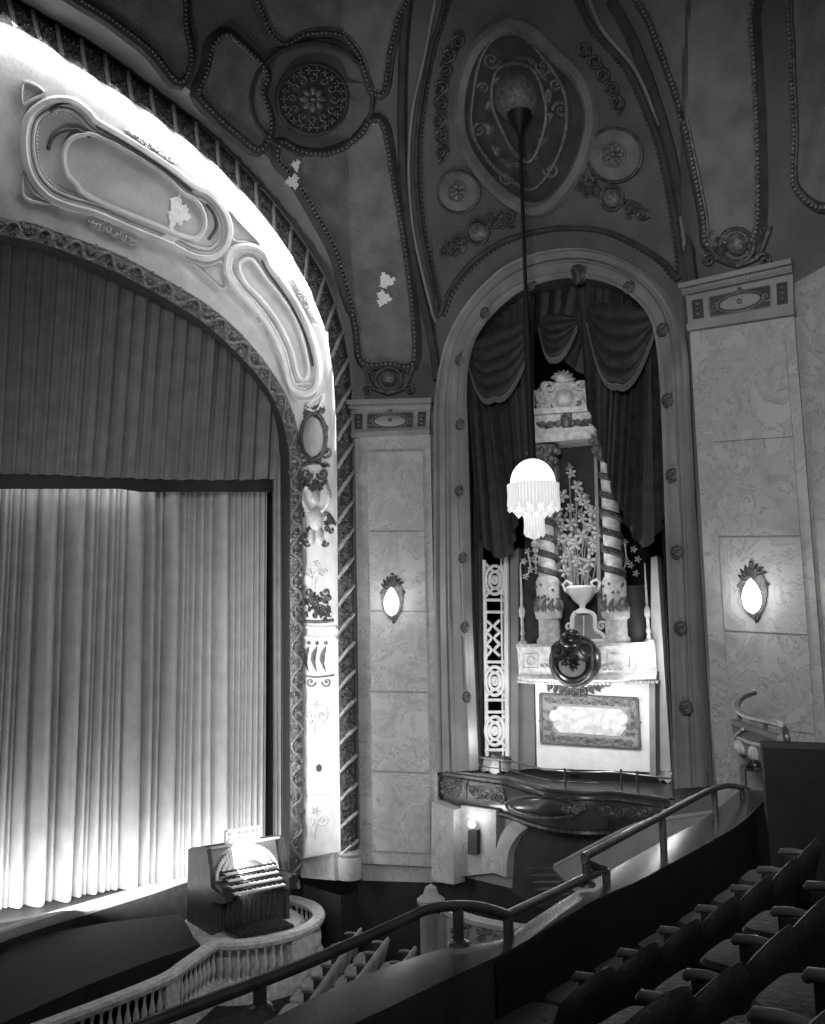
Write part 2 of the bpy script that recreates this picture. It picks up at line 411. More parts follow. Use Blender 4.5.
# cove panels
def panel(outer, inner, name, label):
    th = thing(name, COV(outer[0][0], outer[0][1]), label, 'relief panel')
    m1 = MB()
    m1.path(COV, outer, .075, .02, True, step=4); m1.path(COV, scalep(outer, .93), .022, .02, True, step=4); m1.path(COV, scalep(outer, .87), .03, .02, True, step=4)
    m1.build('frame_moulding', 'cove', th)
    m1 = MB(); m1.path(COV, inner, .05, .03, True, step=3); m1.build('inner_moulding', 'cove', th)
    m1 = MB(); m1.slab(COV, curve(inner, 3, True), .03); m1.build('field', 'covepanel', th)
    m1 = MB(); m1.beads(COV, scalep(outer, .82), 4, .018, True); m1.build('bead_row', 'cove', th)['kind'] = 'stuff'
    return th
def scalep(pts, f):
    n = len(pts); cx = sum(p[0] for p in pts) / n; cy = sum(p[1] for p in pts) / n
    w = max(p[0] for p in pts) - min(p[0] for p in pts); g = (1 - f) * w * .35; out = []
    c = curve(pts, 5, True); k = len(c)
    area = sum(c[i][0] * c[(i + 1) % k][1] - c[(i + 1) % k][0] * c[i][1] for i in range(k)); sg = 1 if area > 0 else -1
    for i in range(0, k):
        a = c[i - 1]; b = c[(i + 1) % k]; dx, dy = b[0] - a[0], b[1] - a[1]; L = math.hypot(dx, dy) or 1
        out.append((c[i][0] - dy / L * g * sg, c[i][1] + dx / L * g * sg))
    return out
o1 = [(32, 112), (50, 101), (72, 101), (88, 112), (97, 122), (130, 141), (170, 167), (194, 186), (208, 192), (222, 206), (230, 226), (226, 246), (212, 258), (192, 256), (170, 245), (130, 229), (95, 214), (66, 206), (46, 196), (30, 176), (24, 150), (25, 128)]
i1 = [(64, 152), (72, 138), (88, 134), (98, 136), (130, 152), (165, 175), (182, 192), (196, 200), (204, 214), (204, 228), (196, 238), (182, 236), (150, 223), (110, 207), (84, 194), (76, 184), (66, 172)]
pa = panel(o1, i1, 'cartouche_panel', 'large long lobed plaster panel at the top left of the stage arch cove')
def ragged(cx, cy, rx, ry, seed):
    r_ = random.Random(seed); ph = [r_.uniform(0, 6) for _ in range(4)]
    return [(cx + rx * q * math.cos(a), cy + ry * q * math.sin(a)) for a, q in ((2 * PI * k / 48, 1 + .18 * math.sin(3 * 2 * PI * k / 48 + ph[0]) + .13 * math.sin(7 * 2 * PI * k / 48 + ph[1]) + .10 * math.sin(15 * 2 * PI * k / 48 + ph[2])) for k in range(48))]
m1 = MB()
m1.cluster(COV, 176, 222, 8, 7, 10, 4, .03); m1.cluster(COV, 170, 240, 7, 6, 8, 3, .03); m1.fill(COV, ragged(178, 212, 11, 16, 1), .045, 1.2); m1.fill(COV, ragged(170, 236, 8, 8, 2), .045, 1.2)
m1.build('bare_patch', 'peel', pa)
o2 = [(230, 252), (242, 246), (256, 247), (266, 254), (271, 266), (282, 279), (298, 303), (311, 330), (319, 358), (320, 378), (314, 390), (303, 394), (292, 389), (287, 376), (281, 352), (268, 326), (250, 303), (237, 289), (227, 272)]
i2 = [(240, 262), (250, 258), (258, 266), (266, 278), (284, 300), (298, 324), (306, 350), (309, 372), (303, 380), (297, 372), (291, 348), (277, 320), (260, 298), (246, 284), (240, 272)]
m1 = MB(); m1.path(COV, [(96, 126), (130, 146), (165, 170), (192, 191)], .035, .03, step=4); m1.path(COV, [(48, 150), (52, 138), (62, 131), (78, 130), (90, 137)], .04, .03, step=4); m1.path(COV, [(206, 204), (214, 214), (216, 228), (208, 240)], .035, .03, step=4); m1.path(COV, [(50, 112), (62, 103), (76, 103)], .03, .05, step=4); m1.build('shade_fillet', 'orndark', pa)  # dark lines put the shade along the moulding edges into the colour
pb2 = panel(o2, i2, 'cartouche_panel', 'narrower curved plaster panel on the haunch of the stage arch cove')
m1 = MB(); m1.path(COV, [(262, 260), (270, 274), (290, 303), (306, 336), (314, 366)], .03, .03, step=4); m1.path(COV, [(238, 270), (240, 262), (248, 257)], .03, .03, step=4); m1.build('shade_fillet', 'orndark', pb2)  # same painted shade lines on the haunch panel
for pts, lab in (([(186, 258), (204, 266), (222, 262), (226, 282), (222, 290), (206, 276)], 'small triangular relief between the two panels of the stage arch, nearest the curtain'),
                 ([(228, 210), (240, 222), (262, 246), (246, 242), (232, 238)], 'small triangular relief between the two panels of the stage arch, on its outer side'),
                 ([(24, 176), (34, 192), (50, 204), (24, 198)], 'small triangular relief low at the left end of the stage arch cove'),
                 ([(24, 82), (44, 92), (28, 102), (22, 104)], 'small triangular relief high at the left end of the stage arch cove')):
    m1 = MB(); m1.path(COV, pts, .035, .02, True, step=4); m1.slab(COV, scalep(pts, .8), .02); 
    m1.cluster(COV, sum(p[0] for p in pts) / len(pts), sum(p[1] for p in pts) / len(pts), 5, 4, 6, 4, .03)
    tag(m1.build('spandrel_relief', 'covepanel'), lab, 'ornament')
for cx, cy, rx, ry, ang, lab in ((112, 232, 26, 5, .42, 'fruit garland under the large panel of the stage arch cove'), (262, 318, 20, 5, 1.0, 'fruit garland under the narrower haunch panel of the stage arch'),
                           (306, 300, 24, 4, 1.1, 'leaf garland on the outer edge of the narrower haunch panel'), (150, 146, 30, 3, .6, 'leaf garland above the large panel of the stage arch cove')):
    m1 = MB(); rnd = random.Random(int(cx))
    for k in range(80):
        t = rnd.uniform(-1, 1); w = ry * (1 - abs(t)) + .8; x = cx + rx * t * math.cos(ang) - rnd.uniform(-w, w) * math.sin(ang); y = cy + rx * t * math.sin(ang) + rnd.uniform(-w, w) * math.cos(ang)
        if k % 3: m1.dome(COV, x, y, 1.7, 1.7, .06, n=7, m=3)
        else: m1.leaf(COV, x, y, ang + rnd.uniform(-.6, .6), 7, 2, .05)
    tag(m1.build('fruit_garland', 'covepanel' if cx in (112, 262) else 'cove'), lab, 'ornament')
# pier ornaments
th = thing('shield_cartouche', COV(314, 460), 'oval convex shield cartouche at the top of the lit stage pier', 'cartouche')
m1 = MB(); m1.dome(COV, 314, 437, 11, 20, .22, n=20, m=6); m1.build('shield', 'grey', th)
m1 = MB(); m1.ring(COV, 314, 437, 13, 23, .045); m1.cluster(COV, 314, 413, 11, 5, 12, 4, .07); m1.cluster(COV, 314, 461, 11, 5, 12, 4, .07)
m1.scroll(COV, 302, 452, 7, 0, 1.2, 1, .03); m1.scroll(COV, 327, 452, 7, PI, 1.2, -1, .03); m1.leaf(COV, 304, 425, 1.5, 22, 3, .06); m1.leaf(COV, 328, 425, 1.6, 22, 3, .06); m1.build('scroll_frame', 'orndark', th)
m1 = MB(); m1.path(COV, [(306, 408), (314, 400), (324, 394), (318, 410)], .03, .02, True, step=3); m1.ring(COV, 304, 392, 14, 9, .03)
tag(m1.build('scroll_bracket', 'cove'), 'pale scroll bracket just above the oval shield on the stage pier', 'ornament')
def pier(name, lab, fn, mt='orn'):
    m1 = MB(); fn(m1); tag(m1.build(name, mt), lab, 'ornament')
def mask(m):
    m.scroll(COV, 307, 474, 6, 0, 1.3, 1, .035); m.scroll(COV, 323, 474, 6, PI, 1.3, -1, .035); m.cluster(COV, 315, 484, 13, 5, 16, 4, .06)
    m.path(COV, [(302, 466), (315, 463), (330, 466)], .03, step=4)
pier('scroll_capital', 'dark paired scroll capital below the oval shield on the stage pier', mask, 'orndark')
th = thing('herm_figure', COV(316, 545), 'carved herm figure with raised arms in relief on the stage pier', 'figure relief')
m1 = MB(); m1.dome(COV, 316, 499, 4.2, 6.5, .16); m1.dome(COV, 316, 519, 7.5, 12, .14); m1.dome(COV, 312, 537, 3.4, 9, .11); m1.dome(COV, 321, 537, 3.4, 9, .11)
m1.path(COV, [(310, 512), (305, 505), (303, 495), (308, 487)], .045, .04, step=4); m1.path(COV, [(323, 512), (329, 505), (331, 496), (326, 487)], .045, .04, step=4); m1.build('body', 'ivory', th)
m1 = MB(); m1.cluster(COV, 316, 486, 10, 3, 12, 3.4, .05); m1.cluster(COV, 306, 524, 3, 14, 8, 4, .05); m1.cluster(COV, 329, 524, 3, 14, 8, 4, .05); m1.leaf(COV, 305, 512, 2.2, 18, 3, .05); m1.leaf(COV, 328, 512, .9, 18, 3, .05)
for q in (-9, 9): m1.scroll(COV, 316 + q, 543, 4, 0, 1.1, 1, .03)
m1.build('foliage', 'orndark', th)
def can(m, y, s=1):
    m.scroll(COV, 309, y, 5 * s, 0, 1.2, 1, .02); m.scroll(COV, 324, y, 5 * s, PI, 1.2, -1, .02); m.leaf(COV, 316, y + 4, 1.57, 14 * s, 2.5, .03); m.leaf(COV, 310, y - 4, 1.2, 14 * s, 2, .03); m.leaf(COV, 322, y - 4, 1.9, 14 * s, 2, .03)
    m.flower(COV, 316, y - 8 * s, 4 * s, 5, .03)
pier('candelabra_relief', 'faint candelabra relief directly below the herm figure', lambda m: can(m, 572), 'ivory')
def urnorn(m):
    m.cluster(COV, 318, 606, 14, 13, 34, 4, .07); m.scroll(COV, 310, 592, 5, 0, 1.2, 1, .03); m.scroll(COV, 326, 592, 5, PI, 1.2, -1, .03); m.path(COV, [(304, 621), (318, 622), (334, 620)], .035, step=4)
pier('foliate_urn_relief', 'dark foliate urn relief halfway down the stage pier', urnorn, 'orndark')
m1 = MB(); 
for yy in (627, 637): m1.path(COV, [(304, yy), (318, yy + 1), (338, yy)], .04, step=5)
m1.ring(COV, 318, 632, 4, 3, .015); tag(m1.build('pier_string_course', 'cove'), 'plain string course crossing the stage pier under the foliate urn', 'moulding')
def hang(m):
    for x in (309, 317, 326): m.leaf(COV, x, 646, 1.57, 26, 2.6, .04); m.dome(COV, x, 643, 2, 2, .05)
    m.scroll(COV, 311, 682, 5, 0, 1.2, 1, .02); m.scroll(COV, 327, 682, 5, PI, 1.2, -1, .02); m.path(COV, [(305, 676), (318, 677), (334, 675)], .02, step=4)
pier('hanging_leaf_relief', 'hanging leaf relief under the string course of the stage pier', hang)
pier('lyre_relief', 'lyre shaped relief on the lower part of the stage pier', lambda m: (can(m, 715, 1.2), m.path(COV, [(310, 700), (306, 715), (316, 728), (328, 715), (324, 700)], .018, step=4)), 'ivory')
pier('oval_boss', 'small dark oval boss on the bright lower stage pier', lambda m: m.dome(COV, 319, 768, 3, 4, .05), 'orndark')
pier('lower_leaf_relief', 'pale leaf relief just above the plinth of the stage pier', lambda m: (can(m, 820, 1.2), m.path(COV, [(305, 794), (320, 795), (338, 792)], .015, step=4)), 'cove')
# plinths of the pier
m1 = MB()
m1.slab(COV, [(291, 858), (340, 852), (341, 878), (341, 884), (291, 893)], .12, -.05); struct(m1, 'trim_7', 'marble')
pb = P2(350, 878); m1 = MB(); m1.lathe(pb, [(.24, 0), (.24, .36), (.21, .40), (.23, .46), (.19, .52), (.16, .54)], 24)
m2 = MB(); fb = [cRO[-1], cCO[-1], cSO[-1], cFO[-1]]; fb = [p + Vector((0, -.04, 0)) for p in fb]
m2.grid([[Vector((p.x, p.y, min(p.z, 1.25))) for p in fb], [Vector((p.x, p.y, 0)) for p in fb]]); struct(m2, 'wall_pier_base', 'black')
tag(m1.build('column_plinth', 'marble'), 'round marble plinth under the outer torus of the stage pier', 'plinth')

# ------------------------------------------------------------------ curtains
def cloth(Q, top, bot, ncol, nrow, folds, amp, seed=1, gather=None, var=.6):
    rnd = random.Random(seed); m = MB(); t = curveN(top, ncol); b = curveN(bot, ncol)
    ph = [rnd.uniform(0, 6.28) for _ in range(5)]
    fr = [folds, folds * .43, folds * 2.1, folds * .21]; am = [1, .8 * var, .35, .6 * var]
    rows = []
    for i in range(nrow + 1):
        v = i / nrow; row = []
        for j in range(ncol):
            s = j / (ncol - 1)
            w = sum(a * math.sin(2 * PI * f * s + p + .5 * v * math.sin(3 * s + p)) for a, f, p in zip(am, fr, ph))
            g = amp * (gather(v) if gather else 1)
            row.append(Q(t[j][0] + (b[j][0] - t[j][0]) * v, t[j][1] + (b[j][1] - t[j][1]) * v, w * g))
        rows.append(row)
    m.grid(rows); return m
# main curtain: irregular box pleats, hem on the stage
def pleat(s, phs, n):
    x = s * n; k = math.floor(x); f = x - k; w = .5 + .5 * math.sin(k * 2.3 + phs) * .8
    return (math.sin(PI * f) ** .6) * (.6 + .5 * w) + .25 * math.sin(s * n * 2.7 + 1) * .6
pc0 = PC(-90, 700); pc1 = PC(266, 700); Lc = (pc1 - pc0); Lc.z = 0; W = Lc.length; tc_ = Lc.normalized()
m1 = MB(); rows = []; rnd = random.Random(5)
edges = [0.0]
while edges[-1] < 1: edges.append(edges[-1] + rnd.choice((.012, .02, .035, .055, .028)))
edges[-1] = 1.0
def cfold(s):
    for a, b in zip(edges, edges[1:]):
        if s <= b: f = (s - a) / (b - a); wd = (b - a) * W; return (math.sin(PI * f) ** .9) * min(.42, .95 * wd)
    return 0
NC = 900
zt = 10.2
for i in range(13):
    v = i / 12; row = []
    for j in range(NC):
        s = j / (NC - 1); sh = .004 * math.sin(v * 3 + s * 25) * v
        h = cfold(min(1, max(0, s + sh))) * (.75 + .35 * v)
        q = pc0 + tc_ * (s * W); z0h = ZS + .015 + .10 * max(0, math.sin(s * 61)) * .0
        row.append(Vector((q.x, q.y, z0h + (zt - z0h) * (1 - v))) + PC.n * h)
    rows.append(row)
m1.grid(rows); o = m1.build('stage_curtain', 'curtain'); tag(o, 'tall pale satin stage curtain hanging in pleats to the stage floor', 'curtain')
# valance
m1 = cloth(PV, [(-120, 190), (60, 200), (180, 260), (284, 330)], [(-120, 474), (22, 474), (120, 478), (200, 480), (277, 479)], 620, 10, 27, .055, 8)
tag(m1.build('valance_curtain', 'velvet'), 'grey pleated valance curtain filling the upper part of the stage opening', 'curtain')
PB = P2.off(2.68)
m1 = MB(); m1.grid([[PB(x, 440, 0) for x in range(-120, 282, 20)], [PB(x, 489 + (x > 130) * 3, 0) for x in range(-120, 282, 20)]])
tag(m1.build('border_curtain', 'black', solid=.03), 'black border strip hanging behind the hem of the grey valance', 'curtain')
m1 = cloth(P2.off(2.6), [(272, 440), (291, 440)], [(273, 862), (292, 868)], 70, 8, 5, .03, 3)
tag(m1.build('tormentor_curtain', 'grey'), 'narrow grey leg curtain between the stage curtain and the stage pier', 'curtain')
m1 = MB(); q0 = PC(255, 700, -.5); q1 = PC(330, 700, -.5)
m1.grid([[Vector((q0.x, q0.y, ZS)), Vector((q1.x, q1.y, ZS))], [Vector((q0.x, q0.y, 14)), Vector((q1.x, q1.y, 14))]]); struct(m1, 'wall_stage', 'black')
# stage floor, apron
edge = [(-140, 985), (-60, 954), (24, 924), (90, 904), (150, 886), (200, 871), (250, 868), (290, 880)]
LS = Level(ZS); eg = [LS(x, y) for x, y in curve(edge, 12)]
bk = [p + NB * 9 + T * 1.0 for p in eg]
m1 = MB(); m1.grid([eg, [lerp(a, b, .3) for a, b in zip(eg, bk)], bk]); struct(m1, 'floor_stage', 'stage')
m1 = MB(); fr = [p + Vector((0, 0, 0)) for p in eg]
m1.grid([[p + Vector((0, 0, .03)) + NB * .12 for p in fr], [p + Vector((0, 0, .03)) for p in fr], [p - NB * .05 for p in fr], [p - NB * .05 - Vector((0, 0, .12)) for p in fr], [p - Vector((0, 0, .14)) for p in fr], [Vector((p.x, p.y, .35)) for p in fr]])
struct(m1, 'trim_8', 'lip')
m1 = MB(); m1.grid([[p - NB * .04 - Vector((0, 0, .16)) for p in fr], [Vector((p.x, p.y, 0)) - NB * .05 for p in fr]]); struct(m1, 'wall_apron', 'dark')
# dark pit cover
LP_ = Level(.95)
m1 = MB(); pts = [(-60, 1010), (20, 938), (110, 922), (180, 914), (188, 926), (194, 938), (200, 944), (150, 961), (85, 986), (0, 1024)]
m1.slab(LP_, pts, 0, -.5); tag(m1.build('pit_cover', 'black', smooth=False), 'flat black cover over the orchestra pit in front of the stage', 'pit cover')

# ------------------------------------------------------------------ hall walls and vault
u1, u2, u3, u4, u5, u6 = LEN[1:7]
def wallgrid(ua, ub, za, zb, du=.5, dz=.5):
    k = max(1, int((ub - ua) / du)); r = max(1, int((zb - za) / dz)); m = MB()
    m.grid([[SU(ua + (ub - ua) * j / k, za + (zb - za) * i / r) for j in range(k + 1)] for i in range(r + 1)]); return m
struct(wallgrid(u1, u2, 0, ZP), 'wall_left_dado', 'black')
struct(wallgrid(u1, u2, ZP, Z0), 'wall_left', 'marble')
struct(wallgrid(u4, u5, 0, Z0), 'wall_right', 'marble')
struct(wallgrid(u3, u4, 0, Z0 + .2), 'wall_return', 'fascia')
struct(wallgrid(u5, u6, 0, Z0), 'wall_side', 'marble')
# vault left of the niche (from stage arch to the corner)
rows = []
fo = [p for p in cFO if p.z > Z0 - 3.2]
for p in fo:
    u, z = uz(p); u = min(u, u2 - .01); rows.append([SU(u + (u2 - u) * j / 14, z) for j in range(15)])
m1 = MB(); m1.grid(rows)
utop, ztop = uz(fo[0]); m1.grid([[SU(utop + (u2 - utop) * j / 30, ztop + (21 - ztop) * i / 6) for j in range(31)] for i in range(7)])
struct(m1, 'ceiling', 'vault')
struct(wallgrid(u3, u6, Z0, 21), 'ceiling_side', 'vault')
# niche wall with arched hole
outer = [(439, 772), (438, 700), (437, 600), (437, 500), (437, 420), (438, 395), (442, 370), (449, 343), (460, 320), (474, 299), (492, 280), (511, 265), (538, 254), (565, 249), (590, 249), (612, 254), (634, 264), (655, 279), (672, 300), (683, 325), (689, 357), (692, 420), (696, 500), (700, 600), (704, 700), (708, 786)]
inner = [(477, 770), (474, 700), (470, 600), (468, 500), (466, 425), (465, 395), (467, 365), (473, 341), (482, 325), (493, 312), (507, 299), (522, 289), (548, 280), (575, 277), (596, 280), (614, 286), (630, 295), (644, 307), (655, 325), (660, 350), (663, 385), (666, 448), (669, 540), (672, 620), (675, 700), (678, 788)]
NA = 120
oc = curveN(outer, NA); ic = curveN(inner, NA)
cA = [S(x, y) for x, y in oc]; cB = [S(x, y) for x, y in ic]
zsp = zpx(cA[0], 400); rows = []
zl = [p.z for p in cA]
for i, p in enumerate(cA):
    u, z = uz(p)
    # target on the rectangle
    x = oc[i][0]; left = i < NA // 2
    if left and z < zsp: tu, tz = u2, z
    elif (not left) and z < zsp + .6: tu, tz = u3, z
    else:
        f = i / (NA - 1)
        il = next(k for k in range(NA) if zl[k] >= zsp); ir = max(k for k in range(NA) if zl[k] >= zsp + .6)
        g = (i - il) / max(1, ir - il); H = 21 - zsp; Wd = (u3 - u2); tot = 2 * H + Wd; q = g * tot
        if q < H: tu, tz = u2, zsp + q
        elif q < H + Wd: tu, tz = u2 + (q - H), 21
        else: tu, tz = u3, 21 - (q - H - Wd) * (H - .6) / H
    rows.append([SU(u + (tu - u) * k / 12, z + (tz - z) * k / 12) for k in range(13)])
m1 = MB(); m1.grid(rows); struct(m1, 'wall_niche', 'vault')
# arch surround with mouldings
prof = [(0, .02), (.02, .10), (.06, .14), (.10, .12), (.12, .05), (.30, .04), (.33, .09), (.37, .09), (.40, .03), (.42, .03), (.46, .11), (.50, .12), (.52, .10), (.54, .07), (.84, .07), (.86, .10), (.9, .13), (.95, .14), (.99, .10), (1.0, -.05)]
PNn = PN.n
def prow(t, h):
    r = []
    for j in range(NA):
        p = lerp(cA[j], cB[j], t); r.append(p + PNn * h)
    return r
m1 = MB(); m1.grid([prow(t, h) for t, h in prof]); struct(m1, 'trim_9', 'stone'); SUR = Surf(m1.v, m1.f)
# niche inside
E = Vector((.22, .97, 0)).normalized()
m1 = MB(); m1.grid([[p - PNn * .05 for p in cB], [p + E * 1.5 for p in cB], [p + E * 3.4 for p in cB]]); struct(m1, 'wall_niche_reveal', 'dark')
m1 = MB(); bq = [p + E * 3.35 for p in cB]; cc = (bq[0] + bq[-1]) / 2; m1.grid([bq, [lerp(p, cc + Vector((0, 0, 2)), .98) for p in bq]]); struct(m1, 'wall_niche_back', 'drape')
# panels on the surround jambs + rosettes
ros = [(461, 360), (460, 425), (461, 491), (463, 558), (465, 627), (467, 697), (485, 312), (531, 283), (630, 288), (664, 330), (670, 400), (674, 475), (678, 552), (682, 628), (686, 707)]
names = ['left jamb of the niche arch, topmost of six', 'left jamb of the niche arch, second from its top', 'left jamb of the niche arch, third from its top', 'left jamb of the niche arch, fourth from its top', 'left jamb of the niche arch, beside the top of the white fretwork', 'left jamb of the niche arch, lowest of the column',
         'left haunch of the niche arch', 'crown of the niche arch, beside the lamp rod', 'right of the crown of the niche arch', 'right haunch of the niche arch where the curve ends', 'right jamb of the niche arch, topmost', 'right jamb of the niche arch, second from its top', 'right jamb of the niche arch, level with the tied drape', 'right jamb of the niche arch, level with the wall sconce', 'right jamb of the niche arch, lowest of the column']
def place(o, p, n, tw=0):
    z = n.normalized(); x = Vector((0, 0, 1)).cross(z).normalized(); y = z.cross(x)
    o.matrix_world = Matrix.Translation(p) @ Matrix((x, y, z)).transposed().to_4x4() @ Matrix.Rotation(tw, 4, 'Z')
class Loc:                                         # local drawing plane xy, h = z
    def __call__(s, x, y, h=0): return Vector((x, y, h))
LQ = Loc()
def proto_rosette():
    t = thing('plaster_rosette', (0, 0, 0), '', 'rosette', 'rosettes round the niche arch')
    m = MB(); m.ring(LQ, 0, 0, .095, .095, .022, n=20); m.dome(LQ, 0, 0, .09, .09, .02, n=20); m.build('ring', 'orndark', t)
    m = MB(); m.flower(LQ, 0, 0, .08, 6, .05); m.build('flower', 'orn', t)
    return t
pr = proto_rosette()
for i, (x, y) in enumerate(ros):
    o = pr if i == 0 else copy_tree(pr); o['label'] = 'round plaster rosette, ' + names[i]; place(o, SUR(x, y, .035), PNn)
th = thing('keystone_bracket', S(578, 283), 'dark carved keystone bracket at the crown of the niche arch', 'keystone')
m1 = MB(); m1.dome(SUR, 579, 273, 7, 9, .16); m1.build('block', 'orndark', th); m1 = MB(); m1.scroll(SUR, 575, 268, 4, 0, 1.2, 1, .03); m1.scroll(SUR, 584, 268, 4, PI, 1.2, -1, .03); m1.cluster(SUR, 579, 278, 5, 4, 8, 3, .1); m1.build('scrolls', 'orn', th)
# thin raised frames between the rosettes
m1 = MB()
def jamb_panel(x0, y0, x1, y1, w): m1.path(SUR, [(x0 - w, y0), (x0 + w, y0)], .012, step=3); m1.path(SUR, [(x1 - w, y1), (x1 + w, y1)], .012, step=3); m1.path(SUR, [(x0 - w, y0), (x1 - w, y1)], .012, step=10); m1.path(SUR, [(x0 + w, y0), (x1 + w, y1)], .012, step=10)
for i in range(1, 5): jamb_panel(ros[i][0], ros[i][1] + 9, ros[i + 1][0], ros[i + 1][1] - 9, 3.2)
jamb_panel(461, 369, 460, 416, 3.2)
for i in range(10, 14): jamb_panel(ros[i][0], ros[i][1] + 10, ros[i + 1][0], ros[i + 1][1] - 10, 3.4)
struct(m1, 'trim_10', 'stone')
# marble pilaster panels (raised) and joints
def pil(Q, tl, tr, bl, br, ins, nm):
    m = MB(); 
    def R(s, v): 
        l = (tl[0] + (bl[0] - tl[0]) * v, tl[1] + (bl[1] - tl[1]) * v); r = (tr[0] + (br[0] - tr[0]) * v, tr[1] + (br[1] - tr[1]) * v); return (l[0] + (r[0] - l[0]) * s, l[1] + (r[1] - l[1]) * s)
    pts = [R(0, 0), R(1, 0), R(1, 1), R(0, 1)]
    m.slab(Q, pts, .10, -.1); struct(m, nm + '_1', 'marble', smooth=False)
    rows_ = []; k = 5
    m = MB()
    for i in range(k):
        va, vb = .04 + .93 * i / k + .002, .04 + .93 * (i + 1) / k - .002
        m.slab(Q, [R(ins, va), R(1 - ins * .6, va), R(1 - ins * .6, vb), R(ins, vb)], .13, .05)
    struct(m, nm + '_2', 'marble', smooth=False)
pil(PL, (356, 436), (431, 434), (362, 862), (440, 866), .17, 'trim_left_pilaster')
pil(PR, (693, 333), (796, 318), (722, 830), (838, 850), .16, 'trim_right_pilaster')
# pilaster caps
def cap(Q, tl, tr, bl, br, label):
    th = thing('pilaster_capital', Q(*bl), label, 'capital')
    def R(s, v): 
        l = (tl[0] + (bl[0] - tl[0]) * v, tl[1] + (bl[1] - tl[1]) * v); r = (tr[0] + (br[0] - tr[0]) * v, tr[1] + (br[1] - tr[1]) * v); return (l[0] + (r[0] - l[0]) * s, l[1] + (r[1] - l[1]) * s)
    m = MB(); m.slab(Q, [R(-.01, 0), R(1.01, 0), R(1.01, .1), R(-.01, .1)], .34, -.05); m.slab(Q, [R(0, .1), R(1, .1), R(1, .22), R(0, .22)], .26, -.05); m.slab(Q, [R(.01, .22), R(.99, .22), R(.99, .86), R(.01, .86)], .16, -.05); m.slab(Q, [R(0, .86), R(1, .86), R(1, 1), R(0, 1)], .2, -.05)
    m.build('entablature', 'stone', th, smooth=False)
    m = MB(); 
    for k in range(34): m.ball(Q(*R((k + .5) / 34, .17), .27), .025, 5)
    m.build('egg_moulding', 'stone', th)
    def Qo(px, py, h=0): return Q(px, py, h + .16)
    m = MB(); 
    m.slab(Qo, [R(.22, .34), R(.78, .34), R(.78, .76), R(.22, .76)], .01, -.02); m.slab(Qo, [R(.06, .34), R(.16, .34), R(.16, .76), R(.06, .76)], .01, -.02); m.slab(Qo, [R(.84, .34), R(.94, .34), R(.94, .76), R(.84, .76)], .01, -.02)
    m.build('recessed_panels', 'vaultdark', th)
    m = MB(); c = R(.5, .56); w = (tr[0] - tl[0]); h = bl[1] - tl[1]; sl = math.atan2(tr[1] - tl[1], w)
    m.dome(Qo, c[0], c[1], w * .2, h * .17, .03, sl, n=22); m.build('tablet', 'stone', th)
    m = MB(); m.dome(Qo, c[0], c[1], w * .03, w * .03, .06); m.ring(Qo, c[0], c[1], w * .22, h * .2, .012, sl)
    for s in (-1, 1): m.scroll(Qo, R(.5 + .24 * s, .56)[0], R(.5 + .24 * s, .56)[1], h * .12, 0 if s > 0 else PI, 1.2, s, .014)
    for x in (.11, .89):
        for v in (.44, .55, .66): m.dome(Qo, *R(x, v), w * .02, h * .04, .04, n=8)
    m.flower(Qo, *R(.5, .3), w * .03, 5, .04)
    for a, b in (((.22, .34), (.78, .34)), ((.22, .76), (.78, .76)), ((.22, .34), (.22, .76)), ((.78, .34), (.78, .76))): m.path(Qo, [R(*a), R(*b)], .012, step=10)
    m.build('relief', 'orn', th)
cap(PL, (351, 404), (433, 402), (352, 440), (431, 436), 'left pilaster capital with an oval tablet, beside the stage pier')
cap(PR, (688, 290), (797, 266), (692, 334), (798, 318), 'right pilaster capital with a long tablet, above the right wall sconce')

# ------------------------------------------------------------------ vault mouldings
S = Surf([v + Vector((0, -.06, 0)) for v in sv], sf)
def edge_panel(Q, pts, name, lab, closed=True, wide=.10, fld='vaultpanel', beads=True, inner=.0):
    th = thing(name, Q(*pts[0]), lab, 'ceiling panel')
    if closed:
        m = MB(); m.fill(Q, curve(pts, 5, True)); m.build('field', fld, th)
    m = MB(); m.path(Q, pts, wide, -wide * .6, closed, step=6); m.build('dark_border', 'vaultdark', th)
    m = MB(); m.path(Q, scalep(pts, .93) if closed else pts, .022, .02, closed, step=6)
    if beads: m.beads(lambda x, y, h: Q(x, y, h + wide * .38), pts, 4.6, .032, closed)
    m.build('bead_moulding', 'orn', th); return th
def Sh(px, py, h=0): return S(px, py, h)
edge_panel(S, [(277, 160), (291, 176), (309, 204), (334, 250), (345, 286), (356, 325), (362, 362), (390, 364), (414, 362), (412, 300), (402, 225), (392, 170), (384, 126), (372, 120), (360, 136), (338, 150), (316, 154), (296, 150), (281, 142)], 'vault_panel', 'large tapering vault panel with a bare patch, right of the stage arch', wide=.13)
edge_panel(S, [(198, 94), (206, 72), (212, 46), (226, 34), (240, 44), (266, 72), (262, 92), (270, 118), (268, 138), (258, 150), (236, 134), (214, 114)], 'vault_panel', 'small angular vault panel left of the round medallion', wide=.14)
edge_panel(S, [(60, -20), (112, 20), (150, 50), (178, 82), (190, 62), (186, 30), (170, -20)], 'vault_panel', 'curved vault panel at the top left above the stage arch', wide=.14)
edge_panel(S, [(268, -20), (264, 20), (282, 44), (306, 34), (338, 34), (356, 50), (366, 74), (372, 92), (384, 92), (390, 56), (398, 20), (404, -20)], 'vault_panel', 'vault panel cut by the top edge, above the round medallion', wide=.12)
m1 = MB(); m1.fill(S, ragged(387, 281, 8, 8, 3), .06, 1.2); m1.fill(S, ragged(384, 299, 7.5, 8, 4), .06, 1.2) 
tag(m1.build('bare_patch', 'peel'), 'ragged white bare plaster patch on the large vault panel', 'damage patch')
